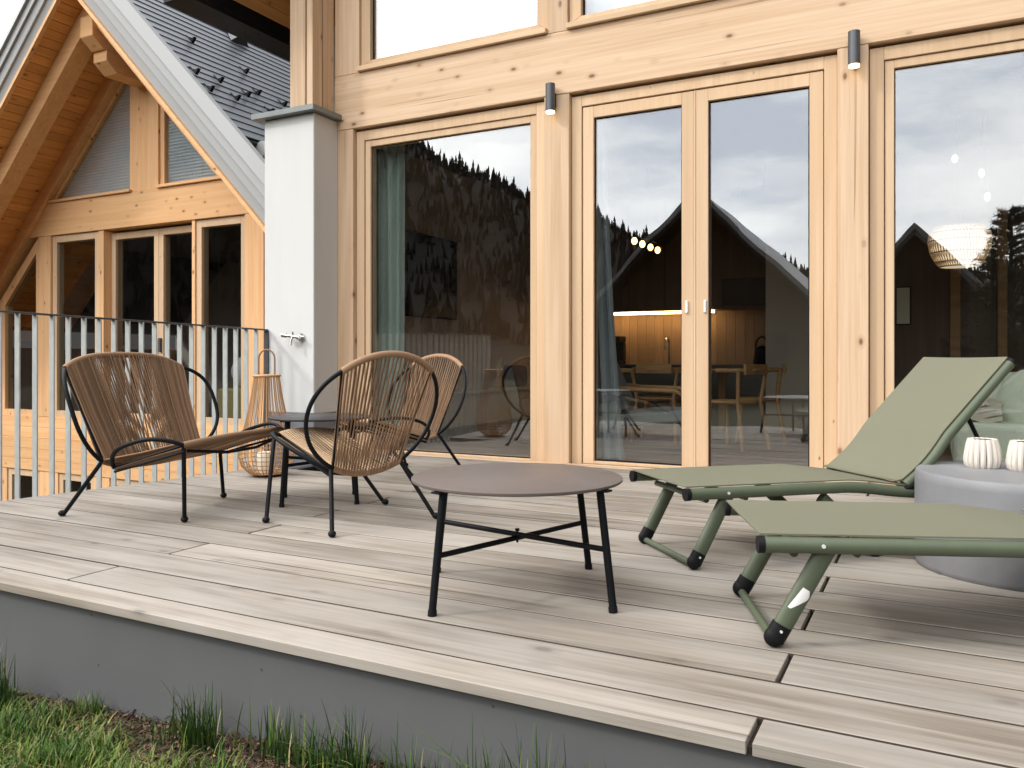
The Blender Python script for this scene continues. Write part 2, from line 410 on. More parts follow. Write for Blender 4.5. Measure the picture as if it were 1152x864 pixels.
# ------------------------------------------------------------------ setting: ground, hill, deck
def lerp(a, b, t): return a + (b - a) * t
def sstep(a, b, x):
    t = max(0, min(1, (x - a) / (b - a))); return t * t * (3 - 2 * t)
def gz(x, y):
    z = -.29 + .07 * (max(-4.5, min(2.5, x)) + 1.33)
    z -= .05 * sstep(1.8, .6, y)
    z = lerp(z, -2.9, sstep(-5.4, -7.2, x) * sstep(0.5, 2.6, y))
    d = math.hypot(x, y)
    z = lerp(z, -1.0, sstep(10, 40, d)) if y < 1 else z
    if y >= 1: z = lerp(z, -2.9, sstep(14, 40, d))
    return z
xs = [-600, -300, -150, -80, -45, -28, -20, -16, -13, -11, -9.5, -8.5] + [-8 + .25 * i for i in range(48)] + [4.5, 6, 8, 11, 15, 22, 35, 60, 110, 250, 600]
ys = [-600, -300, -150, -80, -45, -25, -15, -10, -7, -5, -3.5, -2.5] + [-2 + .25 * i for i in range(30)] + [6, 7, 8, 10, 12, 15, 20, 30, 50, 100, 250, 600]
g = MB(); vs = [(x, y, gz(x, y) + (random.uniform(-.012, .012) if -5 < x < 3 and -1 < y < 1.7 else 0)) for x in xs for y in ys]
st = len(ys)
g._add(vs, [(i * st + j, (i + 1) * st + j, (i + 1) * st + j + 1, i * st + j + 1) for i in range(len(xs) - 1) for j in range(st - 1)], True)
struct('ground', g, M['soil'])

def hill_top(az):   # az measured from -Y towards -X, degrees: ridge elevation seen from the terrace
    pts = [(-90, 9), (-40, 8), (-10, 5.2), (0, 5.2), (9, 6.2), (18, 8.6), (24, 10.2), (28, 11.6), (36.5, 15.3), (45, 18), (60, 20), (90, 17), (130, 12)]
    for (a, e), (b, f) in zip(pts, pts[1:]):
        if a <= az <= b: return lerp(e, f, (az - a) / (b - a))
    return pts[-1][1]
RH = 170.0
h = MB(); na, nr = 110, 14
def hill_pt(u, v):
    az = -90 + 220 * u; a = R_(az); el = hill_top(az)
    r = lerp(55, RH, v) if v <= .8 else lerp(55, RH, .8) + (v - .8) * 5 * 90
    rr = RH * .8 + 55 * .2
    hh = math.tan(R_(el)) * rr
    prof = sstep(-.05, .82, v) if v <= .8 else 1 - .5 * (v - .8) / .2
    z = -1.5 + (hh + 1.5) * prof * 1.0 + 1.6 * math.sin(az * .9 + v * 7) * prof * .6
    return (-math.sin(a) * r, -math.cos(a) * r, z)
h.grid(hill_pt, na, nr)
struct('hill', h, M['hill'])
fm = MB()
def conifer_lp(mb, x, y, z, ht, w, n=6, tiers=4):
    r = random.random()
    mb.tube([(x, y, z - .5), (x, y, z + ht * .5)], w * .07, 4, rnd=r)
    for k in range(tiers):
        z0 = z + ht * (.12 + .80 * k / tiers); z1 = min(z + ht, z0 + ht * .42); ww = w * (1 - k / (tiers + .4)) * random.uniform(.85, 1.1)
        ph = random.random() * 6
        vs = [(x + ww * (.5 + .32 * (i % 2)) * math.cos(ph + PI * i / n), y + ww * (.5 + .32 * (i % 2)) * math.sin(ph + PI * i / n), z0 - .1 * ww * (i % 2)) for i in range(2 * n)] + [(x, y, z1), (x, y, z0 + .1 * ht)]
        fs = [(i, (i + 1) % (2 * n), 2 * n) for i in range(2 * n)] + [((i + 1) % (2 * n), i, 2 * n + 1) for i in range(2 * n)]
        mb._add(vs, fs, False, r)
for k in range(11000):
    u = random.uniform(.28, .72) if k < 10300 else random.uniform(0, 1)
    v = random.uniform(.74, .83) if random.random() < .25 else random.uniform(.12, .8)
    p = hill_pt(u, v); ht = random.uniform(.9, 2.3) * (1 if random.random() < .85 else 1.7)
    conifer_lp(fm, p[0], p[1], p[2] - .2, ht, ht * random.uniform(.2, .32), 4, 3)
struct('forest', fm, M['forest'], 'stuff')

def left_edge(y): return -4.664 + (y - 2.721) * .1505
dk = MB(); rows = [(1.733, 1.860)] + [(1.872 + .22 * i, 2.079 + .22 * i) for i in range(17)]
for i, (y0, y1) in enumerate(rows):
    joint = -.342 if (i == 0 or i % 2 == 0) else -2.793
    gap = .012 if joint < -1 else .013
    zt = random.uniform(-.0015, .0015)
    segs = [(None, joint - gap / 2), (joint + gap / 2, 3.6)]
    for a, b in segs:
        ra = random.random()
        x0a = left_edge(y0) if a is None else a; x0b = left_edge(y1) if a is None else a
        if y0 > 4.45 and a is None: x0a, x0b = -3.80 - (y0 - 4.46) * .72, -3.80 - (y1 - 4.46) * .72
        dk.prism([(x0a, y0), (b, y0), (b, y1), (x0b, y1)], 'Z', -.030, zt + random.uniform(-.001, .001), ra)
struct('deck', dk, M['deckwood'], bevel=.0018)
jf = MB()      # dark strips filling board gaps and butt joints; gap shade put into the colour
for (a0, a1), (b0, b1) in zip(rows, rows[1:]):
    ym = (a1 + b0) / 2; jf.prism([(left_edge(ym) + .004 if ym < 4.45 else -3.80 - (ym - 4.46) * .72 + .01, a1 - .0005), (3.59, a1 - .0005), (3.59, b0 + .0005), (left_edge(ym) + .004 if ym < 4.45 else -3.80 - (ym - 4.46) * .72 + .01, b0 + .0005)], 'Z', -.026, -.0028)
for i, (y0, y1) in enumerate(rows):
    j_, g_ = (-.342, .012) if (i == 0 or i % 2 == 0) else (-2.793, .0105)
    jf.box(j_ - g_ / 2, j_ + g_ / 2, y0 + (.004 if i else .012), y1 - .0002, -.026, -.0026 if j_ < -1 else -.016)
struct('deck_gap_shade', jf, plain('gap_shade_brown', (.045, .034, .026), .95, 0, .4, 30, .4, 200, .1))
jb = MB()
for x in (-4.3, -3.55, -2.793, -2.0, -1.2, -.342, .5, 1.4, 2.4): jb.box(x - .04, x + .04, 1.80, 5.58, -.15, -.031)
struct('deck_joists', jb, M['anthracite'])
bw = MB(); bw.prism([(left_edge(1.77) + .06, 1.765), (3.6, 1.765), (3.6, 1.83), (left_edge(1.83) + .06, 1.83)], 'Z', -1.0, -.034)
bw.prism([(left_edge(1.83) + .06, 1.83), (left_edge(1.83) + .12, 1.83), (left_edge(4.4) + .12, 4.4), (left_edge(4.4) + .06, 4.4)], 'Z', -3.2, -.034)
bw.prism([(-5.40, 1.9), (left_edge(1.9) + .10, 1.9), (left_edge(4.4) + .10, 4.4), (-3.7, 4.56), (-4.55, 5.69), (-5.40, 5.69)], 'Z', -3.2, -.175)
struct('terrace_base_wall', bw, M['basewall'])

# ------------------------------------------------------------------ main timber house
FY = 5.70
house = thing('timber_house', 'pale spruce timber house with large windows behind the wooden deck', 'house', (-1.5, FY, 0))
def part(mb, name, m, parent=house, bevel=.003): return mb.build(name, M[m], parent, bevel)
b = MB(); b.box(-4.75, 2.2, FY, 5.93, 2.836, 3.316); part(b, 'beam', 'facade_x', bevel=.005)
for x0, x1 in ((-4.722, -4.545), (-2.682, -2.472), (-.559, -.371), (1.55, 2.2)):
    b = MB(); b.box(x0, x1, FY + .002, 5.93, -.02, 2.834); part(b, 'post', 'facade_z', bevel=.004)
for x0, x1 in ((-4.75, -4.48), (-2.655, -2.485), (-.559, -.371)):
    b = MB(); b.box(x0, x1, FY + .002, 5.93, 3.318, 4.95 if x0 < -4 else 5.9); part(b, 'upper_post', 'facade_z', bevel=.004)
b = MB(); b.box(-4.62, 1.6, 5.60, 5.70, -.028, .004); part(b, 'threshold_sill', 'facade_x')
# ground floor windows
def window(x0, x1, z0, z1, name='window', fw=.085, sw=.055, par=house, gl='glass'):
    w = MB()
    w.ring(x0 + .004, x1 - .004, z0, z1 - .022, fw, FY + .045, 5.86, .012)
    o = part(w, name, 'frame_z', par)
    sset = MB(); sset.ring(x0 + fw + .008, x1 - fw - .008, z0 + .014, z1 - fw - .026, sw, FY + .058, 5.85, .016)
    sset.build('sash', M['frame_z'], o, .003)
    gx0, gx1, gz0, gz1 = x0 + fw + sw + .004, x1 - fw - sw - .004, z0 + .029, z1 - fw - sw - .022
    q = MB(); q.box(gx0, gx1, FY + .085, FY + .095, gz0, gz1); q.build('glass', M[gl], o)
    q = MB(); q.ring(gx0 - .001, gx1 + .001, gz0 - .001, gz1 + .001, .011, FY + .083, FY + .084); q.build('seal', M['blackplastic'], o)
    return o
window(-4.545, -2.682, -.02, 2.836)
window(-.371, 1.55, -.02, 2.836)
# double door
w = MB(); w.ring(-2.468, -.563, -.02, 2.814, .082, FY + .045, 5.86, .02); part(w, 'door_frame', 'frame_z')
for x0, x1, hx in ((-2.380, -1.524, -1.572), (-1.508, -.651, -1.440)):
    q = MB(); q.ring(x0, x1, .003, 2.724, .088, FY + .055, 5.85, .022); d = part(q, 'door', 'frame_z')
    q = MB(); q.box(x0 + .085, x1 - .085, FY + .085, FY + .095, .024, 2.639); q.build('glass', M['glass'], d)
    q = MB(); q.ring(x0 + .0875, x1 - .0875, .0265, 2.6365, .011, FY + .083, FY + .084); q.build('seal', M['blackplastic'], d)
    q = MB(); q.box(hx - .009, hx + .009, FY + .038, FY + .0545, 1.13, 1.22); q.build('handle', M['white'], d, .004)
b = MB(); b.box(-1.5235, -1.5085, FY + .052, 5.85, .006, 2.724); part(b, 'astragal', 'frame_z')
# upper windows, their tops follow the roof slope
def roofz(x): return 3.905 + (x + 5.75) if x < -1.49 else 8.165 - (x + 1.49)
for x0, x1 in ((-4.48, -2.655), (-2.485, -.559), (-.371, 1.0)):
    zt0, zt1 = min(5.55, roofz(x0) - .12), min(5.55, roofz(x1) - .12)
    def poly(i):
        a, c = x0 + i, x1 - i
        return [(a, 3.365 + i * .55), (c, 3.365 + i * .55), (c, min(5.5, roofz(c) - .12) - i), (a, min(5.5, roofz(a) - .12) - i)]
    fr = MB(); P0, P1 = poly(.003), poly(.10)
    for k in range(4):
        fr.prism([P0[k], P0[(k + 1) % 4], P1[(k + 1) % 4], P1[k]], 'Y', FY + .03, 5.86)
    o = part(fr, 'window', 'frame_z')
    q = MB(); q.prism(P1, 'Y', FY + .075, FY + .085); q.build('glass', M['glass'], o)
    q = MB(); P2 = poly(.115)
    for k in range(4): q.prism([P1[k], P1[(k + 1) % 4], P2[(k + 1) % 4], P2[k]], 'Y', FY + .072, FY + .074)
    q.build('seal', M['blackplastic'], o)
    q = MB(); q.box(x0 + .002, x1 - .002, FY - .035, 5.86, 3.320, 3.362); q.build('sill', M['frame_x'], o, .003)
    q = MB(); q.prism(poly(.06), 'Y', 5.90, 5.91); q.build('blind', M['white'], o)
# roof of the house: two slabs over the gable, soffit boards below
def slab(x0, z0, x1, z1, y0, y1, t0, t1, mat, name, par, n=None, bevel=0):
    # sloping slab between (x0,z0) and (x1,z1), offset perpendicular from t0 to t1
    a, c = Vector((x0, 0, z0)), Vector((x1, 0, z1)); d = (c - a); ln = d.length; d.normalize(); nn = Vector((-d.z, 0, d.x))
    if nn.z < 0: nn = -nn
    mb = MB(); k = n or 1
    for i in range(k):
        s0, s1 = ln * i / k + (.002 if n else 0), ln * (i + 1) / k - (.002 if n else 0)
        p = [a + d * s0 + nn * t0, a + d * s1 + nn * t0, a + d * s1 + nn * t1, a + d * s0 + nn * t1]
        mb.prism([(q.x, q.z) for q in p], 'Y', y0, y1)
    return mb.build(name, M[mat], par, bevel)
slab(-5.75, 3.925, -1.49, 8.185, 4.86, 11.6, 0, .025, 'soffit', 'soffit', house, 42)
slab(2.77, 3.925, -1.49, 8.185, 4.86, 11.6, 0, .025, 'soffit', 'soffit', house, 42)
slab(-5.80, 3.875, -1.49, 8.185, 4.84, 11.65, .028, .26, 'anthracite', 'roof', house)
slab(2.82, 3.875, -1.49, 8.185, 4.84, 11.65, .028, .26, 'anthracite', 'roof', house)
b = MB(); b.box(-5.92, -5.62, 4.84, 11.6, 3.885, 3.93); b.box(-5.92, -5.88, 4.84, 11.6, 3.93, 4.12); b.box(-5.66, -5.62, 4.84, 11.6, 3.93, 4.05); part(b, 'gutter', 'blackmetal')
for (x, y0, z0, z1) in ((-5.22, 5.10, 4.42, 4.70),):
    b = MB(); b.prism([(y0, z0 + .06), (y0 + .06, z0), (5.93, z0), (5.93, z1), (y0, z1)], 'X', x - .15, x + .15); part(b, 'purlin', 'larch_z')
# masonry corner pillar with the timber posts it carries
pil = MB(); pil.box(-5.294, -4.724, 5.396, 5.93, .331, 2.921); part(pil, 'pillar', 'plaster', bevel=.006)
pil = MB(); pil.box(-5.292, -4.726, 5.398, 5.93, -.174, .331); part(pil, 'plinth', 'plinth', bevel=.004)
cp = MB(); cp.box(-5.382, -4.669, 5.324, 5.772, 2.924, 2.972); cp.box(-5.382, -5.362, 5.324, 5.772, 2.972, 2.977); part(cp, 'pillar_cap', 'capmetal', bevel=.003)
for x0, x1, y0, y1 in ((-5.005, -4.832, 5.408, 5.570), (-4.822, -4.753, 5.414, 5.540), (-4.808, -4.756, 5.556, 5.698), (-5.0, -4.832, 5.58, 5.698)):
    b = MB(); b.box(x0, x1, y0, y1, 2.975, roofz(x0) + .05); part(b, 'corner_post', 'facade_z', bevel=.004)
# side and rear walls, floor and ceilings of the rooms
b = MB(); b.box(-5.29, -4.85, 5.935, 10.6, -2.9, 3.9); part(b, 'side_wall', 'taupe')
b = MB(); b.box(-4.83, -4.835 + .02, 5.94, 9.8, .0, .97); part(b, 'wainscot', 'taupe')
b = MB(); b.box(2.1, 2.2, 5.935, 10.6, -.02, 3.5); part(b, 'side_wall', 'taupe')
b = MB(); b.box(-4.85, 2.1, 10.5, 10.6, -.02, 6.0); part(b, 'rear_wall', 'walnut')
b = MB()
for i in range(30): b.box(-4.85, 2.1, 5.87 + .155 * i, 5.87 + .155 * i + .152, -.06, -.004)
part(b, 'floor', 'floorwood')
b = MB(); b.box(-4.85, 2.1, 5.94, 10.5, 2.93, 3.2); part(b, 'ceiling', 'ceil')
b = MB(); b.box(-1.62, -1.15, 9.1, 9.9, 0, 2.92); part(b, 'partition_wall', 'beige')
b = MB(); b.box(-.9, 2.1, 9.3, 9.4, 0, 2.92); part(b, 'partition_wall', 'walnut')
for x0, x1 in ((.15, .24), (.56, .64)):
    b = MB(); b.box(x0, x1, 9.22, 9.30, 0, 2.3); part(b, 'inner_door_frame', 'oak')

# ------------------------------------------------------------------ neighbouring chalet
GY, RX, RZ = 7.8, -9.92, 5.655
ch = thing('neighbour_chalet', 'larch gabled chalet with dark slate roof and grey bargeboards, left of the pillar', 'house', (RX, GY, -2.9))
def cpart(mb, name, m, par=ch, bevel=.003): return mb.build(name, M[m], par, bevel)
def inner(x): return RZ - abs(x - RX)
def strip(side, t0, t1, y0, y1, s0=-.0, s1=6.2):
    # band parallel to one roof slope (side -1 left, +1 right); t = perpendicular offset from the soffit line
    d = Vector((side * .7071, 0, -.7071)); nn = Vector((side * .7071, 0, .7071)); a = Vector((RX, 0, RZ))
    lo0, lo1 = a + nn * t0, a + nn * t1
    # mitre at the ridge
    p = [Vector((RX, 0, RZ + t0 * 1.4142)), lo0 + d * s1, lo1 + d * s1, Vector((RX, 0, RZ + t1 * 1.4142))]
    if s0 > 0: p[0] = lo0 + d * s0; p[3] = lo1 + d * s0
    return MB().prism([(q.x, q.z) for q in p], 'Y', y0, y1)
for side, s1 in ((-1, 6.2), (1, 5.0)):
    for (t0, t1, yf) in ((-.025, .02, 6.63), ):
        cpart(strip(side, t0, t1, 6.605, 6.66, 0, s1), 'barge_trim', 'larch_x')
    for k, (t0, t1, ya_, yb_) in enumerate(((.022, .16, 6.645, 6.612), (.160, .275, 6.585, 6.575), (.275, .385, 6.545, 6.55), (.385, .525, 6.512, 6.565))):
        q = strip(side, t0, t1, 0, 6.652, 0, s1)
        q.v[0:4] = [(p_[0], y_, p_[2]) for p_, y_ in zip(q.v[0:4], (ya_, ya_, yb_, yb_))]
        cpart(q, 'bargeboard', 'bargemetal', bevel=.004)
# soffit planks run towards the viewer
for side, s1 in ((-1, 6.2), (1, 4.2)):
    mb = MB(); n = int(s1 / .135)
    for i in range(n):
        q = strip(side, .0, .022, 6.662, 9.6 if side < 0 else 7.80, .135 * i + .003, .135 * (i + 1) - .003)
        mb._add(q.v, q.f)
    cpart(mb, 'soffit', 'soffit', bevel=.002)
cpart(strip(-1, -.24, -.002, 6.96, 7.22, .0, 6.2), 'rafter', 'rafter', bevel=.006)
cpart(strip(1, -.24, -.002, 6.96, 7.22, .0, 3.6), 'rafter', 'rafter', bevel=.006)
cpart(strip(-1, -.20, -.002, 7.72, 7.95, .0, 6.2), 'wall_plate', 'rafter', bevel=.004)
cpart(strip(1, -.20, -.002, 7.72, 7.95, .0, 3.6), 'wall_plate', 'rafter', bevel=.004)
# roof covering in courses
for side, y1, s1 in ((1, 17, 3.92), (-1, 17, 6.2)):
    mb = MB(); n = int((s1 + .4) / .165)
    d = Vector((side * .7071, 0, -.7071)); nn = Vector((side * .7071, 0, .7071)); a = Vector((RX, 0, RZ))
    for i in range(n):
        s0, se = -.45 + .165 * i, -.45 + .165 * (i + 1) + .012
        y = 6.635
        while y < y1:
            ye = min(y1, y + random.uniform(.5, .7))
            r = random.random()
            P = [a + d * s0 + nn * .50, a + d * se + nn * .509, a + d * se + nn * .520, a + d * s0 + nn * .508]
            if side * (P[0].x - RX) > 0 or True:
                mb.prism([(q.x, q.z) for q in P], 'Y', y + .001, ye - .001, r)
            y = ye
    cpart(mb, 'slate_covering', 'slate', bevel=0)
    cpart(strip(side, .025, .497, 6.665, y1, 0, s1 - .02), 'roof_deck', 'anthracite')
for (x, y, z) in ((-8.358, 7.237, 4.845), (-7.680, 6.70, 4.167), (-7.696, 7.075, 4.183), (-7.443, 6.70, 3.930), (-8.146, 7.926, 4.633), (-7.619, 7.443, 4.106), (-7.456, 7.113, 3.943), (-7.719, 8.187, 4.206), (-7.441, 7.656, 3.928), (-7.75, 7.75, 4.237)):
    # leaning strap with a triangular stop
    k = MB(); nn = Vector((.7071, 0, .7071)); d = Vector((.7071, 0, -.7071)); c = Vector((x, y, RZ + .528 * 1.4142 - (x - RX)))
    k.obox(c + nn * .006 - d * .03, d, (0, 1, 0), nn, .07, .012, .004)
    tri = [c + nn * .004 + d * .06, c + nn * .004 - d * .01, c + nn * .085 + d * .05]
    k._add([p + Vector((0, s_, 0)) for s_ in (-.02, .02) for p in tri], [(0, 1, 2), (5, 4, 3), (0, 3, 4, 1), (1, 4, 5, 2), (2, 5, 3, 0)])
    cpart(k, 'snow_guard', 'blackmetal', bevel=0)
vt = MB(); c = Vector((-8.912, 8.536, RZ + .75 - (-8.912 - RX))); d = Vector((.7071, 0, -.7071)); nn = Vector((.7071, 0, .7071))
tri = [c + Vector((0, -.17, 0)) + d * .1, c + Vector((0, .17, 0)) + d * .1, c + nn * .16 + d * .06, c - d * .3]
vt._add(tri, [(0, 1, 2), (0, 2, 3), (1, 3, 2), (0, 3, 1)]); cpart(vt, 'roof_vent', 'anthracite', bevel=0)
gt = MB(); gx = RX + 3.92 * .7071 + .52 * .7071; gzz = RZ - 3.92 * .7071 + .47 * .7071
gt.tube([(gx + .02, 6.87, gzz - .03), (gx + .02, 17, gzz - .03)], .085, 14); cpart(gt, 'gutter', 'anthracite', bevel=0)
gt = MB(); gt.tube([(gx + .02, 6.84, gzz - .03), (gx + .02, 6.868, gzz - .03)], .088, 14); cpart(gt, 'gutter_end', 'bargemetal', bevel=0)
# ridge beam ends
for (y0, z0, z1, hx) in ((6.90, 4.93, 5.33, .125), (7.10, 4.66, 4.925, .135)):
    b = MB(); b.prism([(y0, z0 + .13), (y0 + .16, z0), (GY, z0), (GY, z1), (y0, z1)], 'X', RX - hx, RX + hx); cpart(b, 'ridge_beam', 'larch_x', bevel=.006)
# gable wall timbers
b = MB(); b.prism([(-12.93, 2.70), (-7.1, 2.70), (-7.55, 3.19), (-12.35, 3.19)], 'Y', GY - .01, GY + .2); cpart(b, 'tie_beam', 'larch_x', bevel=.004)
b = MB(); b.prism([(RX - .27, 3.192), (RX + .27, 3.192), (RX + .27, 5.0), (RX, 5.25), (RX - .27, 5.0)], 'Y', GY, GY + .2); cpart(b, 'gable_post', 'larch_z', bevel=.004)
for x0, x1 in ((-12.37, -12.06), (-7.99, -7.66)):
    b = MB(); b.box(x0, x1, GY - .005, GY + .2, -.09, 2.698); cpart(b, 'post', 'larch_z', bevel=.004)
for s_, xa in ((-1, RX - .275), (1, RX + .275)):
    # upper triangular windows
    def tri(i):
        bx = xa + s_ * i * 1.0; zt = inner(bx) - .28 - i * .9; zb = 3.20 + i * .7
        fx = RX + s_ * (RZ - .28 - zb - i * .9)
        return [(bx, zb), (fx, zb), (bx, zt)]
    T0, T1 = tri(.005), tri(.085)
    f = MB()
    for k in range(3): f.prism([T0[k], T0[(k + 1) % 3], T1[(k + 1) % 3], T1[k]], 'Y', GY + .03, GY + .15)
    o = cpart(f, 'window', 'larch_z')
    q = MB(); q.prism(T1, 'Y', GY + .07, GY + .08); q.build('glass', M['glass'], o)
    q = MB(); q.prism(tri(.06), 'Y', GY + .10, GY + .11); q.build('blind', M['blind'], o)
    q = MB(); xx = sorted((T0[0][0], T0[1][0])); q.box(xx[0], xx[1], GY - .05, GY + .10, 3.195, 3.235); q.build('sill', M['larch_x'], o, .003)
# ground floor glazing
def cwin(x0, x1, z0, z1, yo=0, name='window', fw=.10):
    f = MB(); f.ring(x0, x1, z0, z1, fw, GY + .03 + yo, GY + .15 + yo)
    o = cpart(f, name, 'frame_z')
    q = MB(); q.box(x0 + fw, x1 - fw, GY + .07 + yo, GY + .08 + yo, z0 + fw, z1 - fw); q.build('glass', M['glass_dark'], o); return o
cwin(-12.055, -10.955, -.09, 2.69)
for x0, x1, hx in ((-10.82, -9.80, -9.85), (-9.795, -8.995, -9.745)):
    o = cwin(x0, x1, -.09, 2.66, .10, 'door', .095)
    q = MB(); q.box(hx - .02, hx + .02, GY + .09, GY + .129, .9, 1.1); q.build('handle', M['graphite'], o, .004)
for x0, x1 in ((-10.95, -10.83), (-8.99, -8.93)):
    b = MB(); b.box(x0, x1, GY + .01, GY + .25, -.09, 2.695); cpart(b, 'mullion', 'larch_z')
cwin(-8.925, -7.995, -.09, 2.69)
# slanting side window on the left
f = MB(); O = [(-13.40, -.09), (-12.375, -.09), (-12.375, 2.72), (-13.40, 1.75)]; I = [(-13.27, .0), (-12.46, .0), (-12.46, 2.46), (-13.27, 1.66)]
for k in range(4): f.prism([O[k], O[(k + 1) % 4], I[(k + 1) % 4], I[k]], 'Y', GY + .02, GY + .15)
o = cpart(f, 'window', 'larch_z'); q = MB(); q.prism(I, 'Y', GY + .07, GY + .08); q.build('glass', M['glass_dark'], o)
b = MB()
for i in range(5): b.box(-14.4, -6.9, GY, GY + .2, -.09 - .17 * (i + 1) + .003, -.09 - .17 * i); 
cpart(b, 'storey_cladding', 'larch_x', bevel=.003)
for x0, x1 in ((-13.2, -12.35), (-11.9, -11.05), (-10.7, -9.2)):
    cwin(x0, x1, -2.0, -.945)
for x0, x1 in ((-14.4, -13.2), (-12.35, -11.9), (-11.05, -10.7), (-9.2, -6.9)):
    b = MB(); b.box(x0, x1, GY + .01, GY + .2, -2.9, -.945); cpart(b, 'lower_wall', 'larch_z')
b = MB(); b.prism([(-14.4, -.09), (-13.405, -.09), (-13.405, 1.74), (-14.4, 1.1)], 'Y', GY + .01, GY + .2); b.box(-7.655, -6.9, GY + .01, GY + .2, -.09, 2.3); cpart(b, 'wall', 'larch_z')
b = MB(); b.box(-14.3, -7.0, 12.0, 12.1, -2.9, 5.0); cpart(b, 'rear_wall', 'taupe')
b = MB(); b.box(-14.3, -7.0, 8.05, 12.0, -.25, -.1); cpart(b, 'floor', 'floorwood')
b = MB(); b.box(-14.3, -7.0, 8.02, 12.0, 2.75, 2.85); cpart(b, 'ceiling', 'ceil')
b = MB(); b.box(-7.0, -6.9, GY + .21, 16.9, -2.9, 2.3); b.box(-14.4, -14.3, GY + .21, 16.9, -2.9, 1.0); cpart(b, 'side_wall', 'larch_z')
b = MB(); b.grid(lambda u, v: (-11.45 + .32 * u * (.45 + .55 * abs(2 * v - 1)) + .0 * v, 8.2 + .025 * math.sin(u * 24), -.05 + 2.5 * v), 40, 12, .004); cpart(b, 'curtain', 'white', bevel=0)
# furniture just inside the chalet's window
bd = thing('chalet_bed', 'white plump bedding on an ochre bed behind the neighbouring chalet window', 'bed', (-8.6, 8.7, -.1))
q = MB(); q.box(-9.1, -8.0, 8.35, 9.6, -.1, .38); q.build('bed_frame', plain('ochre_cloth', (.55, .42, .14), .9), bd, .03)
q = MB(); q.ball((-8.72, 8.6, .62), .30, 1, .7, .8); q.ball((-8.32, 8.6, .72), .32, .9, .7, 1.0); q.ball((-8.5, 8.9, .5), .45, 1.2, .8, .6); q.build('bedding', M['white'], bd)

# ------------------------------------------------------------------ balcony railing
rl = thing('steel_railing', 'galvanised flat-bar balcony railing along the left edge of the deck', 'railing', (-4.62, 2.9, 0))
def rline(y): return -5.262
def rtop(y): return 1.1095 - (y - 3.075) * .0188
t_ = MB(); ya, yb = 2.10, 5.39
d = Vector((rline(yb) - rline(ya), yb - ya, rtop(yb) - rtop(ya))); c = Vector((rline((ya + yb) / 2), (ya + yb) / 2, rtop((ya + yb) / 2) - .006))
t_.obox(c, d, Vector((-d.y, d.x, 0)), d.cross(Vector((-d.y, d.x, 0))), d.length / 2, .024, .006); t_.build('top_rail', M['graphite'], rl, .002)
y = 2.14; k = 0
while y < 5.36:
    q = MB(); x = rline(y); q.box(x - .025, x + .025, y - .005, y + .005, -.30, rtop(y) - .0125); q.build('baluster', M['galv'], rl, .0015)
    y += .1157; k += 1
q = MB(); q.box(-5.285, -5.235, 5.380, 5.393, -.17, rtop(5.38) - .013); q.build('wall_bar', M['graphite'], rl, .002)
q = MB()
q.box(-5.295, -5.285, 2.1, 5.39, -.26, -.19); q.build('fixing_bar', M['graphite'], rl)

# ------------------------------------------------------------------ wall lamps, tap
def wall_lamp(x, z0, z1, label):
    t = thing('wall_lamp', label, 'wall lamp', (x, FY, z0), 0, 'downlights on the house facade')
    y = FY - .062
    q = MB(); q.lathe([(.030, z0 + .012), (.037, z0 + .012), (.037, z1), (.034, z1 + .002)], (x, y, 0), 28); q.build('body', M['graphite'], t)
    q = MB(); q.lathe([(.028, z0 + .006), (.034, z0 - .002), (.034, z0 + .011)], (x, y, 0), 28); q.build('diffuser', M['spotlamp'], t)
    q = MB(); q.box(x - .022, x + .022, FY - .03, FY, z0 + .05, z1 - .06); q.build('bracket', M['blackmetal'], t, .003)
wall_lamp(-2.600, 2.685, 2.905, 'dark grey cylinder downlight between the left window and the double door')
wall_lamp(-.452, 2.680, 2.905, 'dark grey cylinder downlight between the double door and the right window')
tp = thing('outdoor_tap', 'small chrome garden tap on the white pillar', 'tap', (-4.88, 5.396, .985))
q = MB(); q.tube([(-4.855, 5.395, .985), (-4.855, 5.335, .985)], .018, 14); q.tube([(-4.855, 5.394, .985), (-4.855, 5.382, .985)], .036, 18)
q.tube([(-4.83, 5.335, .985), (-4.93, 5.325, 1.0), (-4.965, 5.322, 1.003)], .014, 12); q.tube([(-4.90, 5.328, .995), (-4.912, 5.318, .955), (-4.912, 5.312, .92)], .012, 12); q.build('body', M['chrome'], tp)
q = MB(); q.tube([(-4.965, 5.322, 1.003), (-5.01, 5.32, 1.008)], .020, 12); q.tube([(-4.90, 5.328, .998), (-4.893, 5.324, 1.035)], .007, 8); q.build('handle', M['chrome'], tp)

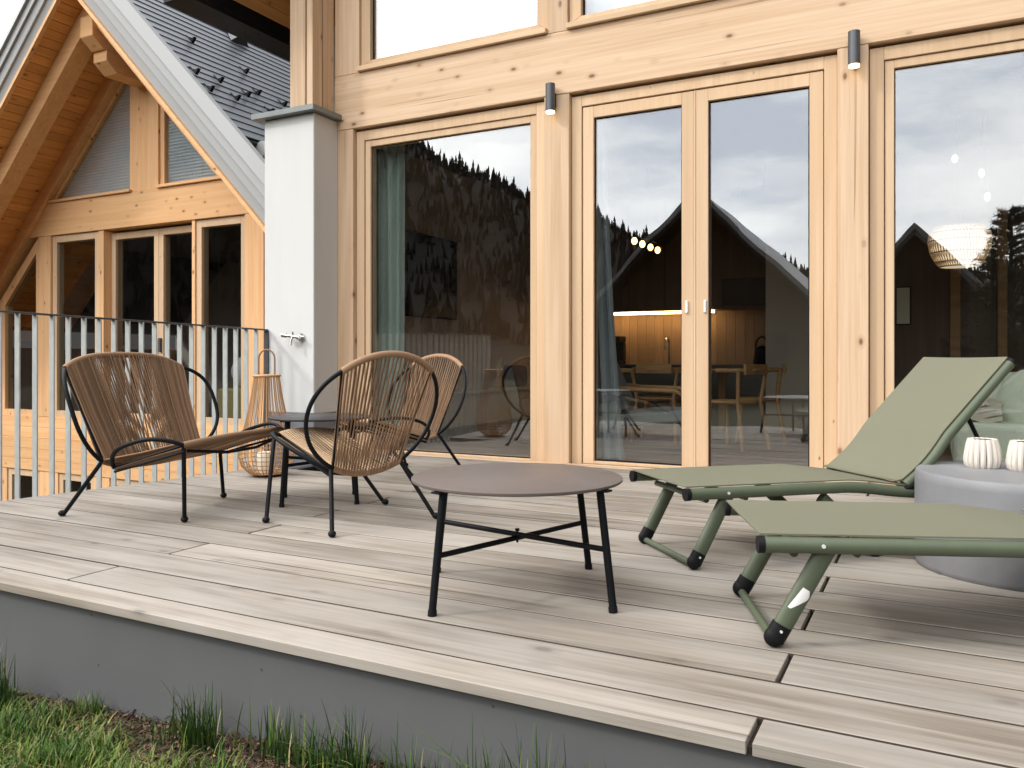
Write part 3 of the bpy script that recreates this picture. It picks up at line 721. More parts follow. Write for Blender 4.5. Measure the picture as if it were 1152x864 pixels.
# ------------------------------------------------------------------ furniture on the deck
def round_table(name, label, group, c, zt, r, feet, rt, leg_r, tall=False):
    t = thing(name, label, 'table', (c[0], c[1], 0), 0, group)
    q = MB(); q.lathe([(r - .004, zt - .012), (r, zt - .009), (r, zt - .002), (r - .003, zt)], (c[0], c[1], 0), 96); q.build('tabletop', M['tabletop'] if not tall else M['anthracite'], t)
    tops = []
    for fx, fy in feet:
        dx, dy = fx - c[0], fy - c[1]; l = math.hypot(dx, dy); tx, ty = c[0] + dx / l * rt, c[1] + dy / l * rt
        q = MB(); q.tube([(tx, ty, zt - .013), (fx, fy, .006)], leg_r, 14); lg = q.build('leg', M['blackmetal'], t)
        q = MB(); q.tube([(fx, fy, .0), (fx + (tx - fx) * .04, fy + (ty - fy) * .04, .018)], leg_r + .002, 14); q.build('foot_cap', M['blackplastic'], lg)
        q = MB(); q.obox((tx, ty, zt - .016), (dx, dy, 0), (-dy, dx, 0), (0, 0, 1), .035, .018, .003); q.build('mounting_plate', M['blackmetal'], lg)
        tops.append((tx, ty))
    def at(i, z):
        s_ = (zt - .013 - z) / (zt - .02); return Vector((lerp(tops[i][0], feet[i][0], s_), lerp(tops[i][1], feet[i][1], s_), z))
    zz = zt * .475
    for (i, j), dz in (((0, 2), -.006), ((1, 3), .006)):
        q = MB(); q.tube([at(i, zz + dz), at(j, zz + dz)], leg_r * .72, 12); q.build('crossbar', M['blackmetal'], t)
    mid = (at(0, zz) + at(2, zz)) / 2
    q = MB(); q.tube([mid + Vector((0, 0, -.022)), mid + Vector((0, 0, .024))], .004, 10); q.tube([mid + Vector((0, 0, .018)), mid + Vector((0, 0, .026))], .008, 8); q.build('bolt', M['blackmetal'], t)
    return t
round_table('coffee_table', 'low round taupe table with black cross-braced legs at the front of the deck', None, (-1.275, 2.49), .397, .362,
            [(-1.385, 2.125), (-.897, 2.419), (-1.166, 2.878), (-1.653, 2.57)], .335, .0125)
round_table('side_table', 'dark round side table between the lantern and the rope chairs', None, (-3.08, 3.57), .478, .285,
            [(-3.124, 3.312), (-2.824, 3.577), (-3.040, 3.829), (-3.335, 3.56)], .225, .0125, True)

# rope chairs: two rings (back and seat) with rope strung between chord rods
TB, ZB, TS, RV, RSV = .372, .241, .287, .313, .303
EB = Vector((0, -math.sin(TB), math.cos(TB))); ES = Vector((0, math.cos(TS), math.sin(TS))); EX = Vector((1, 0, 0)); J0 = Vector((0, 0, ZB))
NB = EX.cross(EB).normalized(); NS = EX.cross(ES).normalized()
def superc(a, p):
    c, s_ = math.cos(a), math.sin(a)
    return (math.copysign(abs(c) ** (2 / p), c), math.copysign(abs(s_) ** (2 / p), s_))
def rope_chair(label, loc, rz, R, wt, wb, RS, ws, legs, strands, wide, group='woven rope lounge chairs on the deck', seatrope='rope', n_p=2.0, weave=1.0, fb=.03):
    t = thing('rope_chair', label, 'lounge chair', loc, rz, group)
    def back(a):
        c, s_ = superc(a, n_p); x = R * s_; wl = lerp(wb, wt, (1 - c) / 2)
        return J0 + EB * RV * (1 - c) + EX * x - NB * fb * max(0, abs(x) - wl) / max(.01, R - wl)
    def seat(a, lift=True):
        c, s_ = superc(a, n_p); x = RS * s_
        l = .075 * max(0, abs(x) - ws) / max(.01, RS - ws) if lift else 0
        return J0 + Vector((0, .012, 0)) + ES * RSV * (1 - c) + EX * x + NS * l
    def find(fn, w, lo, hi):
        for _ in range(40):
            m_ = (lo + hi) / 2
            if (fn(m_).x < w) == (fn(lo).x < fn(hi).x): lo = m_
            else: hi = m_
        return (lo + hi) / 2
    atp = find(back, wt, PI / 2, PI); abt = find(back, wb, 0, PI / 2); asf = find(seat, ws, PI / 2, PI); asb = find(seat, ws, 0, PI / 2)
    rt = .0105
    q = MB(); q.tube([back(2 * PI * i / 96) for i in range(96)], rt, 10, True)
    for s_ in (1, -1): q.tube([back(s_ * atp), back(s_ * abt)], .006, 8)
    q.build('back_frame', M['blackmetal'], t, world=False)
    q = MB(); q.tube([seat(2 * PI * i / 96) for i in range(96)], rt, 10, True)
    for s_ in (1, -1):
        q.tube([seat(s_ * asf), seat(s_ * asb)], .006, 8)
        q.tube([seat(s_ * asf) - NS * .03, seat(s_ * asb) - NS * .022], .0065, 8)
    q.build('seat_frame', M['blackmetal'], t, world=False)
    # wrapped bars
    q = MB(); n = 26
    q.tube([back(atp + (2 * PI - 2 * atp) * i / n) for i in range(n + 1)], .0165, 12); q.tube([back(-abt + 2 * abt * i / n) for i in range(n + 1)], .0150, 12)
    bk = strands
    for i in range(bk):
        u = i / (bk - 1)
        p = back(atp + (2 * PI - 2 * atp) * (1 - u))
        for layer in (0, 1):
            ub = min(1, max(0, u + (.018 if layer else -.012) * weave + random.uniform(-.003, .003)))
            p2 = back(-abt + 2 * abt * ub); off = NB * (.013 if layer else -.013)
            mid = (p + p2) / 2 + off * .45 + NB * random.uniform(-.002, .002)
            q.tube([p + off, mid, p2 + off], .0035 if not wide else .0042, 5)
    q.build('backrest', M['rope'], t, world=False)
    q = MB(); q.tube([seat(asf + (2 * PI - 2 * asf) * i / n) for i in range(n + 1)], .0165, 12)
    sk = int(strands * .8)
    for i in range(sk):
        u = i / (sk - 1); p = seat(asf + (2 * PI - 2 * asf) * (1 - u))
        for layer in (0, 1):
            ub = min(1, max(0, u + (.018 if layer else -.012) + random.uniform(-.003, .003)))
            p2 = back(-abt + 2 * abt * ub) if layer == 0 else seat(-asb + 2 * asb * ub)
            off = NS * (.013 if layer == 0 else -.013)
            q.tube([p + off, (p + p2) / 2 + off * .4 - NS * .012 * (1 - abs(2 * u - 1)), p2 + off * .6], .0035 if not wide else .0042, 5)
    q.build('seat', M[seatrope], t, world=False)
    for (top, foot) in legs(seat, back, asf, asb, abt):
        top, foot = Vector(top), Vector(foot)
        q = MB(); q.tube([top, foot + (top - foot).normalized() * .012], .0105, 10); lg = q.build('leg', M['blackmetal'], t, world=False)
        q = MB(); q.ball(foot + Vector((0, 0, .016)), .0185, 1, 1, .86); q.build('foot', M['blackplastic'], lg, world=False)
    # under-seat stretcher
    q = MB(); a, c_ = seat(asb * 1.0) - NS * .03, seat(-asb) - NS * .03
    fr = [seat(s_ * (asf * .5 + PI * .38), False) - NS * .05 for s_ in (1, -1)]
    q.tube([seat(asf) - NS * .03 - EX * .02, fr[0] * .65 + fr[1] * .35 - NS * .02, fr[0] * .35 + fr[1] * .65 - NS * .02, seat(-asf) - NS * .03 + EX * .02], .008, 8)
    q.build('stretcher', M['blackmetal'], t, world=False)
    return t
def legs_narrow(seat, back, asf, asb, abt):
    return [(seat(s_ * asf) - NS * .02 + EX * s_ * .03, (s_ * .356, .321, 0)) for s_ in (-1, 1)] + [(back(s_ * abt) - NB * .0 + EX * s_ * .01, (s_ * .301, -.182, 0)) for s_ in (-1, 1)]
def legs_wide(seat, back, asf, asb, abt):
    return [(seat(asf), (.333, .448, 0)), (Vector((-.305, .17, .300)), (-.321, .185, 0)), (back(abt), (.387, -.254, 0))]
chm = rope_chair('round-backed brown rope chair seen from behind, nearest the low taupe table', (-2.476, 3.198, 0), 1.261, .371, .256, .192,   .303, .154, legs_narrow, 25, False, seatrope='rope_pale')
rope_chair('wide brown rope loveseat by the steel railing', (-3.757, 3.033, 0), -1.391, .535, .428, .369, .50, .414, legs_wide, 62, True, n_p=2.7, weave=1.6, fb=.075)
dup(chm, (-3.22, 4.74, 0), 2.93, 'brown rope chair furthest back, facing the deck beside the left window')

# lantern with candle
lx, ly = -4.064, 4.165
ln = thing('bamboo_lantern', 'tall pear-shaped bamboo lantern standing by the white pillar', 'lantern', (lx, ly, 0))
prof = [(.075, .012), (.125, .03), (.165, .07), (.185, .13), (.183, .19), (.165, .27), (.135, .40), (.105, .54), (.083, .685)]
def pr(z):
    for (r0, z0), (r1, z1) in zip(prof, prof[1:]):
        if z0 <= z <= z1: return lerp(r0, r1, (z - z0) / (z1 - z0))
    return prof[-1][0]
q = MB()
for k in range(38):
    a = 2 * PI * k / 38 + random.uniform(-.03, .03); ca, sa = math.cos(a), math.sin(a)
    q.tube([(lx + ca * r, ly + sa * r, z) for r, z in prof], .0028, 5)
q.build('cage', M['bamboo'], ln)
q = MB()
for z in (.014, .03, .055, .085, .115, .145, .175, .205, .235):
    r = pr(z) - .003; q.tube([(lx + r * math.cos(2 * PI * i / 48), ly + r * math.sin(2 * PI * i / 48), z) for i in range(48)], .003 if z > .02 else .008, 5, True)
q.build('hoop', M['bamboo'], ln)
q = MB(); q.tube([(lx + .086 * math.cos(2 * PI * i / 48), ly + .086 * math.sin(2 * PI * i / 48), .686) for i in range(48)], .009, 8, True); q.build('rim', M['bamboo'], ln)
q = MB(); q.lathe([(.10, .012), (.12, .020)], (lx, ly, 0), 40); q.build('base_plate', M['bamboo'], ln)
q = MB(); e1 = Vector((.8873, .4612, 0)); q.tube([Vector((lx, ly, .69)) + e1 * .055] + arc((lx, ly, .80), e1, (0, 0, 1), .055, .065, 0, PI, 16) + [Vector((lx, ly, .69)) - e1 * .055], .0055, 8); q.build('handle', plain('leather_handle', (.30, .16, .09), .5), ln)
cn = thing('candle', 'cream pillar candle inside the bamboo lantern', 'candle', (lx, ly, .021))
q = MB(); q.lathe([(.054, .0215), (.056, .026), (.056, .155), (.052, .162), (.03, .158)], (lx - .01, ly, 0), 32); q.build('wax_body', M['wax'], cn)
q = MB(); q.tube([(lx - .01, ly, .157), (lx - .008, ly, .172)], .0015, 6); q.build('wick', M['blackplastic'], cn)

# sun loungers
def lounger(label, P0, ang, width=.53, mid=(1.25, 1.45)):
    t = thing('sun_lounger', label, 'sun lounger', (P0[0], P0[1], 0), ang, 'green folding sun loungers')
    tr = .0225; Wd = width
    def zb(x): return .291 - .034 * sstep(.68, 1.05, x)
    prof_b = [(x, zb(x)) for x in [0.004 + .05 * i for i in range(20)]]
    for yy, nm in ((0, 'near'), (Wd, 'far')):
        q = MB(); q.tube([(x, yy, z) for x, z in prof_b] + [(1.06, yy, zb(1.05) - .004), (1.9, yy, zb(1.05) - .004)], tr, 16); sr = q.build('side_rail', M['greentube'], t, world=False)
        q = MB(); q.tube([(-.006, yy, .291), (.012, yy, .291)], tr + .0015, 16); q.build('end_cap', M['blackplastic'], sr, world=False)
        q = MB(); s_ = -1 if yy == 0 else 1; q.tube([(.165, yy + s_ * (tr - .002), .293), (.165, yy + s_ * (tr + .002), .293)], .0055, 10); q.build('rivet', M['rivet'], sr, world=False)
    # sling of the bed
    def bed(u, v):
        x = .0 + 1.0 * u; sag = .006 * math.sin(PI * v) * math.sin(PI * min(1, u * 1.0 + .08)) ; return (x, Wd * v, zb(x) + tr + .003 - sag)
    q = MB(); q.grid(lambda u, v: bed(v, u), 14, 30, .005); q.build('bed_sling', M['fabric'], t, world=False)
    # backrest
    hx, hz = .985, .285; al = R_(43)
    def bp(s_):
        # gently curved at the bottom
        k = s_ * .735; cu = .014 * math.sin(min(1, s_ * 2.6) * PI)
        return (hx + math.cos(al) * k + cu * math.sin(al), hz + math.sin(al) * k - cu * math.cos(al))
    for yy in (.012, Wd - .012):
        q = MB(); q.tube([(bp(i / 20)[0], yy, bp(i / 20)[1]) for i in range(21)], tr * .95, 14); sr = q.build('backrest_rail', M['greentube'], t, world=False)
        q = MB(); e = bp(1); q.tube([(e[0] - .006, yy, e[1] - .006), (e[0] + .004, yy, e[1] + .004)], tr, 14); q.build('end_cap', M['blackplastic'], sr, world=False)
        q = MB(); q.obox((hx + .01, yy, hz - .012), (1, 0, .3), (0, 1, 0), (-.3, 0, 1), .035, .030, .018); q.build('hinge', M['blackplastic'], sr, .006, world=False)
    def bs(u, v):
        s_ = -.03 + 1.035 * v; x, z = bp(max(0, s_)); x += min(0, s_) * .735; sag = .005 * math.sin(PI * u)
        nx, nz = -math.sin(al), math.cos(al); o_ = tr + .002 - sag
        return (x + nx * o_, .012 + (Wd - .024) * u, z + nz * o_)
    q = MB(); q.grid(bs, 14, 26, .005); q.build('backrest_sling', M['fabric'], t, world=False)
    # leg loops
    for (xt, xf, zt) in ((.185, .045, .275), (mid[0], mid[1], .25), (1.74, 1.86, .235)):
        q = MB(); q.tube([(xf, .02, .020), (xf, Wd - .02, .020)], .0125, 12); q.build('foot_bar', M['greentube'], t, world=False)
        for yy in (.026, Wd - .026):
            q = MB(); q.tube([(xt, yy, zt), (xf + (xt - xf) * .05, yy, .032)], .0275, 18); q.v = [(p_[0], yy + (p_[1] - yy) * .62, p_[2]) for p_ in q.v]
            lp = q.build('leg', M['greentube'], t, world=False)
            q = MB(); dd = Vector((xt - xf, 0, zt - .02)).normalized(); p = Vector((xf, yy, .0235)); q.tube([p - dd * .002, p + dd * .046], .0288, 16); q.ball(p + Vector((0, 0, .006)), .0288); q.v = [(p_[0], yy + (p_[1] - yy) * .68, max(.0005, p_[2])) for p_ in q.v]; q.build('shoe', M['blackplastic'], lp, world=False)
            q = MB(); s_ = -1 if yy < .1 else 1; q.tube([p + dd * .03 + Vector((0, s_ * .018, 0)), p + dd * .03 + Vector((0, s_ * .0225, 0))], .004, 10); q.build('screw', M['rivet'], lp, world=False)
    q = MB(); q.tube([(.10, .03, .262), (.10, Wd - .03, .262)], .012, 10); q.tube([(.27, .03, .262), (.27, Wd - .03, .262)], .010, 10); q.build('crossbar', M['greentube'], t, world=False)
    q = MB(); e = bp(.62)
    for yy in (.05, Wd - .05): q.tube([(e[0], yy, e[1] - .01), (1.52, yy, .23)], .009, 8)
    q.build('back_strut', M['blackmetal'], t, world=False)
    return t
lounger('green sun lounger with raised grey-olive back, behind the concrete drum table', (-.822, 3.000), R_(42.5), .50, (.60, .86))
l2 = lounger('nearest green sun lounger, cut off by the right edge, torn sticker on its leg', (-.424, 2.292), R_(22.3))
q = MB(); dd = Vector((.14, 0, .2425)).normalized(); c = Vector((.045, .026, .02)) + dd * .135; sx = Vector((dd.z, 0, -dd.x))
def stick(u, v):
    b_ = lerp(-.034, .034, v); lo = lerp(-.020, -.012, v); hi = lerp(-.012, .016, min(1, v * 1.6)) if v < .8 else lerp(.016, .008, (v - .8) / .2)
    a = lerp(lo, hi, u); return c + dd * b_ + sx * a + Vector((0, -1, 0)) * (.62 * math.sqrt(max(0, .0285 ** 2 - a * a)) + .0006)
q.grid(stick, 10, 14, .0006); q.build('sticker', M['sticker'], l2, world=False)

# concrete drum and the two ribbed holders on it
dx, dy = .300, 3.640
q = MB(); q.lathe([(.362, .0), (.366, .004), (.368, .02), (.368, .16), (.367, .33), (.364, .360), (.358, .3675), (.20, .3685), (.001, .3685)], (0, 0, 0), 96)
dr = q.build('drum_table', M['concrete'], None); dr.location = (dx, dy, 0); tag(dr, 'grey concrete drum table between the two green loungers', 'side table')
def holder(x, y, label):
    z0 = .3687
    t = thing('candle_holder', label, 'candle holder', (x, y, z0), 0, 'ribbed candle holders on the drum table')
    pf = [(.051, 0), (.060, .010), (.063, .028), (.060, .056), (.054, .090), (.048, .110), (.040, .112), (.036, .06)]
    q = MB(); q.lathe([(r - .009, z) for r, z in pf], (x, y, z0), 40); q.build('cup', M['ceramic_dark'], t)
    for k in range(16):
        a = 2 * PI * k / 16; ca, sa = math.cos(a), math.sin(a)
        q = MB(); q.tube([(x + ca * (r - .005), y + sa * (r - .005), z0 + z + .002) for r, z in pf[:6]], .0102, 8); q.build('rib', M['ceramic'], t, world=True)
holder(.174, 3.735, 'off-white ribbed candle holder on the concrete drum, the left one of two')
holder(.318, 3.700, 'off-white ribbed candle holder on the concrete drum, the right one, cut by the frame')

# ------------------------------------------------------------------ inside the house
def curtain(name, label, x0, x1, y, z0, z1, mat, waves, pinch=None, group=None):
    def fn(u, v):
        w = 1.0; xa, xb = x0, x1
        if pinch: xa, xb = pinch(v)
        x = lerp(xa, xb, u); return (x, y + .035 * math.sin(2 * PI * waves * u + .6 * v) + .012 * math.sin(2 * PI * waves * 2.3 * u + 1), lerp(z0, z1, v))
    q = MB(); q.grid(fn, 70, 16, .004); o = q.build(name, M[mat], None); tag(o, label, 'curtain', group); return o
curtain('curtain', 'sage green curtain at the left edge of the left window', -4.62, -4.21, 5.99, .02, 2.90, 'curtain', 4)
curtain('curtain', 'sliver of sage green curtain at the right edge of the left window', -2.93, -2.74, 5.99, .02, 2.90, 'curtain', 2)
curtain('curtain', 'grey-blue curtain flaring at the floor, left of the double door', -2.45, -2.15, 5.99, .02, 2.90, 'curtain_grey', 3,
        lambda v: (-2.46, -2.33 + .20 * (1 - v) ** 1.6 + .05 * v))
tv = thing('television', 'black flat television on the side wall behind the left window', 'television', (-4.84, 7.4, 1.24))
q = MB(); q.box(-4.845, -4.80, 6.92, 7.885, 1.245, 2.13); q.build('case', M['blackplastic'], tv, .006)
q = MB(); q.box(-4.799, -4.796, 6.94, 7.865, 1.265, 2.11); q.build('screen', M['screen'], tv)
sb = thing('sideboard', 'low dark sideboard under the television', 'sideboard', (-4.6, 8.0, 0))
q = MB(); q.box(-4.80, -4.42, 6.7, 9.6, .09, .43); q.build('body', M['taupe'], sb, .004)
q = MB(); q.box(-4.82, -4.38, 6.65, 9.65, .43, .46); q.build('top', M['beige'], sb, .003)
for y in (6.9, 9.4):
    q = MB(); q.tube([(-4.5, y, 0), (-4.5, y, .09)], .02, 8); q.build('leg', M['blackmetal'], sb)
rd = thing('speaker_box', 'rounded black speaker standing on the sideboard', 'speaker', (-4.6, 8.9, .46))
q = MB(); q.box(-4.68, -4.52, 8.70, 9.15, .461, .72); q.build('case', M['blackplastic'], rd, .05, seg=4)
vs_ = thing('dried_grass_vase', 'small vase of dried stems beside the black speaker', 'vase', (-4.55, 8.4, .46))
q = MB(); q.lathe([(.03, .461), (.05, .50), (.045, .56), (.025, .60)], (-4.55, 8.4, 0), 20); q.build('vase', M['bamboo'], vs_)
q = MB()
for k in range(14):
    a, l = random.uniform(0, 6.3), random.uniform(.02, .10); q.tube([(-4.55, 8.4, .58), (-4.55 + l * math.cos(a), 8.4 + l * math.sin(a), random.uniform(.72, .85))], .004, 5)
q.build('stems', M['rattan'], vs_)
# kitchen
kt = thing('kitchen_unit', 'dark kitchen with glowing shelf strip and wooden backsplash behind the double door', 'kitchen', (-2.7, 10.2, 0))
q = MB(); q.box(-4.0, -1.63, 9.85, 10.49, 0, .69); q.build('base_cabinet', M['cabinet'], kt, .003)
q = MB(); q.box(-4.02, -1.63, 9.80, 10.49, .69, .73); q.build('worktop', M['anthracite'], kt, .003)
q = MB()
for i in range(20): q.box(-4.0 + .118 * i, -4.0 + .118 * i + .116, 10.46, 10.485, .73, 1.42)
q.build('backsplash', M['splash'], kt, .002)
q = MB()
for i in range(5): q.box(-4.0 + .475 * i, -4.0 + .475 * i + .471, 10.1, 10.46, 1.42, 2.9)
q.build('wall_cabinet', M['walnut'], kt, .002)
q = MB(); q.box(-3.95, -2.45, 10.2, 10.25, 1.385, 1.418); q.build('light_strip', M['led'], kt)
q = MB(); q.box(-2.30, -1.70, 9.98, 10.095, 1.45, 1.78); q.build('oven', M['screen'], kt, .004)
q = MB(); q.tube([(-3.05, 10.3, .73), (-3.05, 10.3, 1.0)] + arc((-3.05, 10.22, 1.0), (0, 1, 0), (0, 0, 1), .08, .08, 0, PI, 10)[1:] + [(-3.05, 10.14, .92)], .014, 10); q.build('tap', M['chrome'], kt)
cmn = thing('coffee_machine', 'black coffee machine on the left of the kitchen worktop', 'coffee machine', (-3.75, 10.1, .73))
q = MB(); q.box(-3.86, -3.62, 10.0, 10.25, .731, .78); q.box(-3.86, -3.62, 10.14, 10.25, .78, 1.02); q.box(-3.86, -3.62, 9.98, 10.25, 1.02, 1.10); q.build('body', M['blackplastic'], cmn, .01)
q = MB(); q.lathe([(.05, .782), (.06, .84), (.045, .9)], (-3.74, 10.07, 0), 20); q.build('jug', M['chrome'], cmn)
kl = thing('kettle', 'black kettle at the right end of the kitchen worktop', 'kettle', (-1.85, 10.15, .73))
q = MB(); q.lathe([(.10, .731), (.105, .76), (.08, .93), (.05, .95), (.01, .965)], (-1.85, 10.15, 0), 28); q.build('body', M['blackplastic'], kl)
q = MB(); q.tube(arc((-1.85, 10.15, .94), (1, 0, 0), (0, 0, 1), .075, .13, 0, PI, 12), .01, 8); q.build('handle', M['blackplastic'], kl)
# dining table and chairs
dt = thing('dining_table', 'oak dining table in front of the kitchen', 'table', (-2.7, 8.7, 0))
q = MB(); q.box(-3.5, -2.0, 8.3, 9.15, .655, .69); q.build('tabletop', M['oak'], dt, .006)
for x, y in ((-3.42, 8.38), (-2.08, 8.38), (-3.42, 9.07), (-2.08, 9.07)):
    q = MB(); q.box(x - .035, x + .035, y - .035, y + .035, 0, .655); q.build('leg', M['oak'], dt, .004)
def dining_chair(loc, rz, label):
    t = thing('dining_chair', label, 'chair', loc, rz, 'wooden dining chairs')
    q = MB(); q.lathe([(.20, .40), (.215, .415), (.20, .43), (.001, .425)], (0, 0, 0), 28); q.build('seat', M['oak'], t, world=False)
    for sx, sy in ((1, 1), (-1, 1)):
        q = MB(); q.tube([(sx * .15, sy * .15, .41), (sx * .21, sy * .2, .0)], .018, 8, r2=.013); q.build('leg', M['oak'], t, world=False)
    for sx in (1, -1):
        q = MB(); q.tube([(sx * .21, -.24, 0), (sx * .18, -.17, .42), (sx * .22, -.20, .70)], .017, 8); q.build('leg', M['oak'], t, world=False)
    q = MB(); q.tube(arc((0, -.02, .70), (1, 0, 0), (0, -1, 0), .24, .22, -.15, PI + .15, 18), .020, 8); q.obox((0, -.235, .71), (1, 0, 0), (0, 1, 0), (0, 0, 1), .17, .012, .045); q.build('backrest', M['oak'], t, world=False)
    return t
c1 = dining_chair((-1.60, 7.38, 0), 1.2, 'wooden dining chair seen through the right door leaf')
dup(c1, (-2.40, 7.75, 0), 0.1, 'wooden dining chair seen through the left door leaf, behind the armchair')
dup(c1, (-1.50, 8.05, 0), 1.75, 'wooden dining chair further back near the kitchen end, right door leaf')
# armchair
ac = thing('armchair', 'grey cushioned armchair with bent wooden arms just inside the double door', 'armchair', (-2.12, 6.62, 0), -1.35)
q = MB(); q.grid(lambda u, v: (lerp(-.27, .27, u), lerp(-.26, .30, v), .34 + .05 * v + .03 * math.sin(PI * u) * math.sin(PI * v)), 10, 10, .10); q.build('seat_cushion', M['cushion'], ac, .02, False, 2)
q = MB(); q.grid(lambda u, v: (lerp(-.27, .27, u), -.24 - .20 * v, .36 + .45 * v + .02 * math.sin(PI * u)), 10, 10, .10); q.build('back_cushion', M['cushion'], ac, .02, False, 2)
for s_ in (1, -1):
    q = MB(); q.tube([(s_ * .33, .36, 0), (s_ * .33, .35, .38), (s_ * .33, .31, .50), (s_ * .33, .22, .545), (s_ * .33, -.10, .555), (s_ * .33, -.36, .58), (s_ * .33, -.42, .50), (s_ * .33, -.30, .36), (s_ * .33, -.38, 0)], .019, 10); q.build('arm_frame', M['oak'], ac, world=False)
# pendant and chandelier, sofa
pd = thing('wicker_pendant', 'domed wicker pendant lamp behind the right window', 'pendant lamp', (.20, 8.0, 2.9))
q = MB()
pp = [(.10, 1.955), (.19, 1.94), (.235, 1.89), (.245, 1.82), (.225, 1.72), (.185, 1.64), (.15, 1.60)]
for k in range(56):
    for tw in (.5, -.5):
        q.tube([(.20 + r * math.cos(2 * PI * k / 56 + tw * i * .12), 8.0 + r * math.sin(2 * PI * k / 56 + tw * i * .12), z) for i, (r, z) in enumerate(pp)], .0042, 4)
for r, z in pp: q.tube([(.20 + r * math.cos(2 * PI * i / 40), 8.0 + r * math.sin(2 * PI * i / 40), z) for i in range(40)], .006, 5, True)
lsh = q.build('lamp_shade', M['rattan'], pd)
q = MB(); q.lathe([(r * .93, z) for r, z in pp], (.20, 8.0, 0), 40); q.build('lining', emit('lit_paper_lining', (1, .82, .58), 1.1), lsh)
q = MB(); q.tube([(.20, 8.0, 1.94), (.20, 8.0, 2.93)], .004, 6); q.build('cord', M['blackplastic'], pd)
q = MB(); q.ball((.20, 8.0, 1.83), .045); q.build('bulb', emit('soft_bulb', (1, .75, .45), 30), pd)
cl = thing('chandelier', 'row of four glowing bulbs hanging behind the left door leaf', 'ceiling lamp', (-2.66, 8.1, 2.9))
q = MB(); q.tube([(-2.66, 7.6, 2.06), (-2.66, 8.75, 2.06)], .009, 8); q.tube([(-2.66, 8.2, 2.06), (-2.66, 8.2, 2.93)], .005, 6); q.build('bar', M['blackmetal'], cl)
for y in (7.78, 8.03, 8.30, 8.55):
    q = MB(); q.ball((-2.66, y, 1.985), .030, 1, 1, 1.25); bb = q.build('bulb', M['bulb'], cl)
    q = MB(); q.tube([(-2.66, y, 2.02), (-2.66, y, 2.055)], .016, 8); q.build('socket', M['blackmetal'], bb)
bc = thing('bulb_cluster', 'three bare glowing bulbs hanging high behind the right window', 'pendant lamp', (.30, 8.2, 2.9))
for x, z in ((.17, 2.58), (.375, 2.43), (.42, 2.22)):
    q = MB(); q.tube([(x, 8.2, z + .05), (x, 8.2, 2.93)], .003, 6); cc = q.build('cord', M['blackplastic'], bc)
    q = MB(); q.ball((x, 8.2, z), .021, 1, 1, 1.6); q.build('bulb', emit('clear_bulb', (1, .9, .75), 14), cc)
sf = thing('sofa', 'pale green sofa behind the right window', 'sofa', (.9, 6.8, 0))
q = MB(); q.box(.12, 1.5, 6.45, 7.25, .05, .36); q.build('seat', M['sofa'], sf, .05, seg=3)
q = MB(); q.box(.12, 1.5, 7.26, 7.45, .05, .70); q.build('backrest', M['sofa'], sf, .05, seg=3)
bl = MB()
for k in range(4): bl.grid(lambda u, v, k=k: (lerp(.14, .42, u), lerp(6.5, 7.0, v), .40 + .032 * k + .012 * math.sin(7 * u + k) + .01 * math.sin(9 * v)), 14, 10, .03)
tag(bl.build('blanket', M['blanket'], None), 'folded beige blanket on the pale green sofa', 'blanket')
q = MB(); q.ball((0, 0, 0), .20, 1, .42, 1.15); cu = q.build('cushion', M['sofa'], None); cu.location = (.60, 6.74, .50); tag(cu, 'upright pale green cushion on the sofa', 'cushion')
pc = thing('framed_picture', 'small pale picture on the dark wall behind the right window', 'picture', (-.25, 9.29, 1.3))
q = MB(); q.box(-.35, -.20, 9.27, 9.297, 1.15, 1.55); q.build('frame', M['blackmetal'], pc)
q = MB(); q.box(-.335, -.215, 9.266, 9.269, 1.165, 1.535); q.build('print', M['blanket'], pc)

# ------------------------------------------------------------------ what stands behind the camera (seen in the panes)
def gable_house(name, label, x, y, w, dep, ridge, slope, mats, base=-1.2, ov=1.0):
    t = thing(name, label, 'house', (x, y, base))
    k = math.tan(R_(slope)); hw = w / 2; ez = ridge - k * hw
    q = MB(); q.prism([(x - hw, base), (x + hw, base), (x + hw, ez - .1), (x, ridge - .1), (x - hw, ez - .1)], 'Y', y - dep, y); q.build('wall', M[mats[0]], t)
    for s_ in (-1, 1):
        q = MB(); o_ = hw + ov * .8
        q.prism([(x, ridge - .08), (x + s_ * o_, ridge - k * o_ - .08), (x + s_ * o_, ridge - k * o_ + .22), (x, ridge + .22)], 'Y', y - dep - ov, y + ov); q.build('roof', M[mats[1]], t)
        q = MB(); q.prism([(x, ridge + .08), (x + s_ * o_, ridge - k * o_ + .08), (x + s_ * o_, ridge - k * o_ + .27), (x, ridge + .27)], 'Y', y + ov + .01, y + ov + .06); q.build('bargeboard', M[mats[2]], t)
    for wx in (-hw * .5, hw * .5):
        q = MB(); q.ring(x + wx - .6, x + wx + .6, 0.2, 1.7, .09, y + .005, y + .06); f = q.build('window', M['claddark'], t)
        q = MB(); q.box(x + wx - .52, x + wx + .52, y + .01, y + .03, .28, 1.62); q.build('glass', M['screen'], f)
    return t
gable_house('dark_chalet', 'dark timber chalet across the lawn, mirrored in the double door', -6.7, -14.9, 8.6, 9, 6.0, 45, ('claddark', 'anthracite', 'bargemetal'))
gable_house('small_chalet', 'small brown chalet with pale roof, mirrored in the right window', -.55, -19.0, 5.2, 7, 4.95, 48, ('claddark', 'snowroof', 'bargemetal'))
pt = thing('pine_tree', 'dark pine standing on the lawn, mirrored at the right of the right window', 'tree', (1.25, -5.6, -.6))
q = MB(); q.tube([(1.25, -5.6, -.7), (1.28, -5.6, 1.0), (1.25, -5.6, 3.5)], .09, 10, r2=.02)
q.build('trunk', M['bark'], pt)
q = MB()
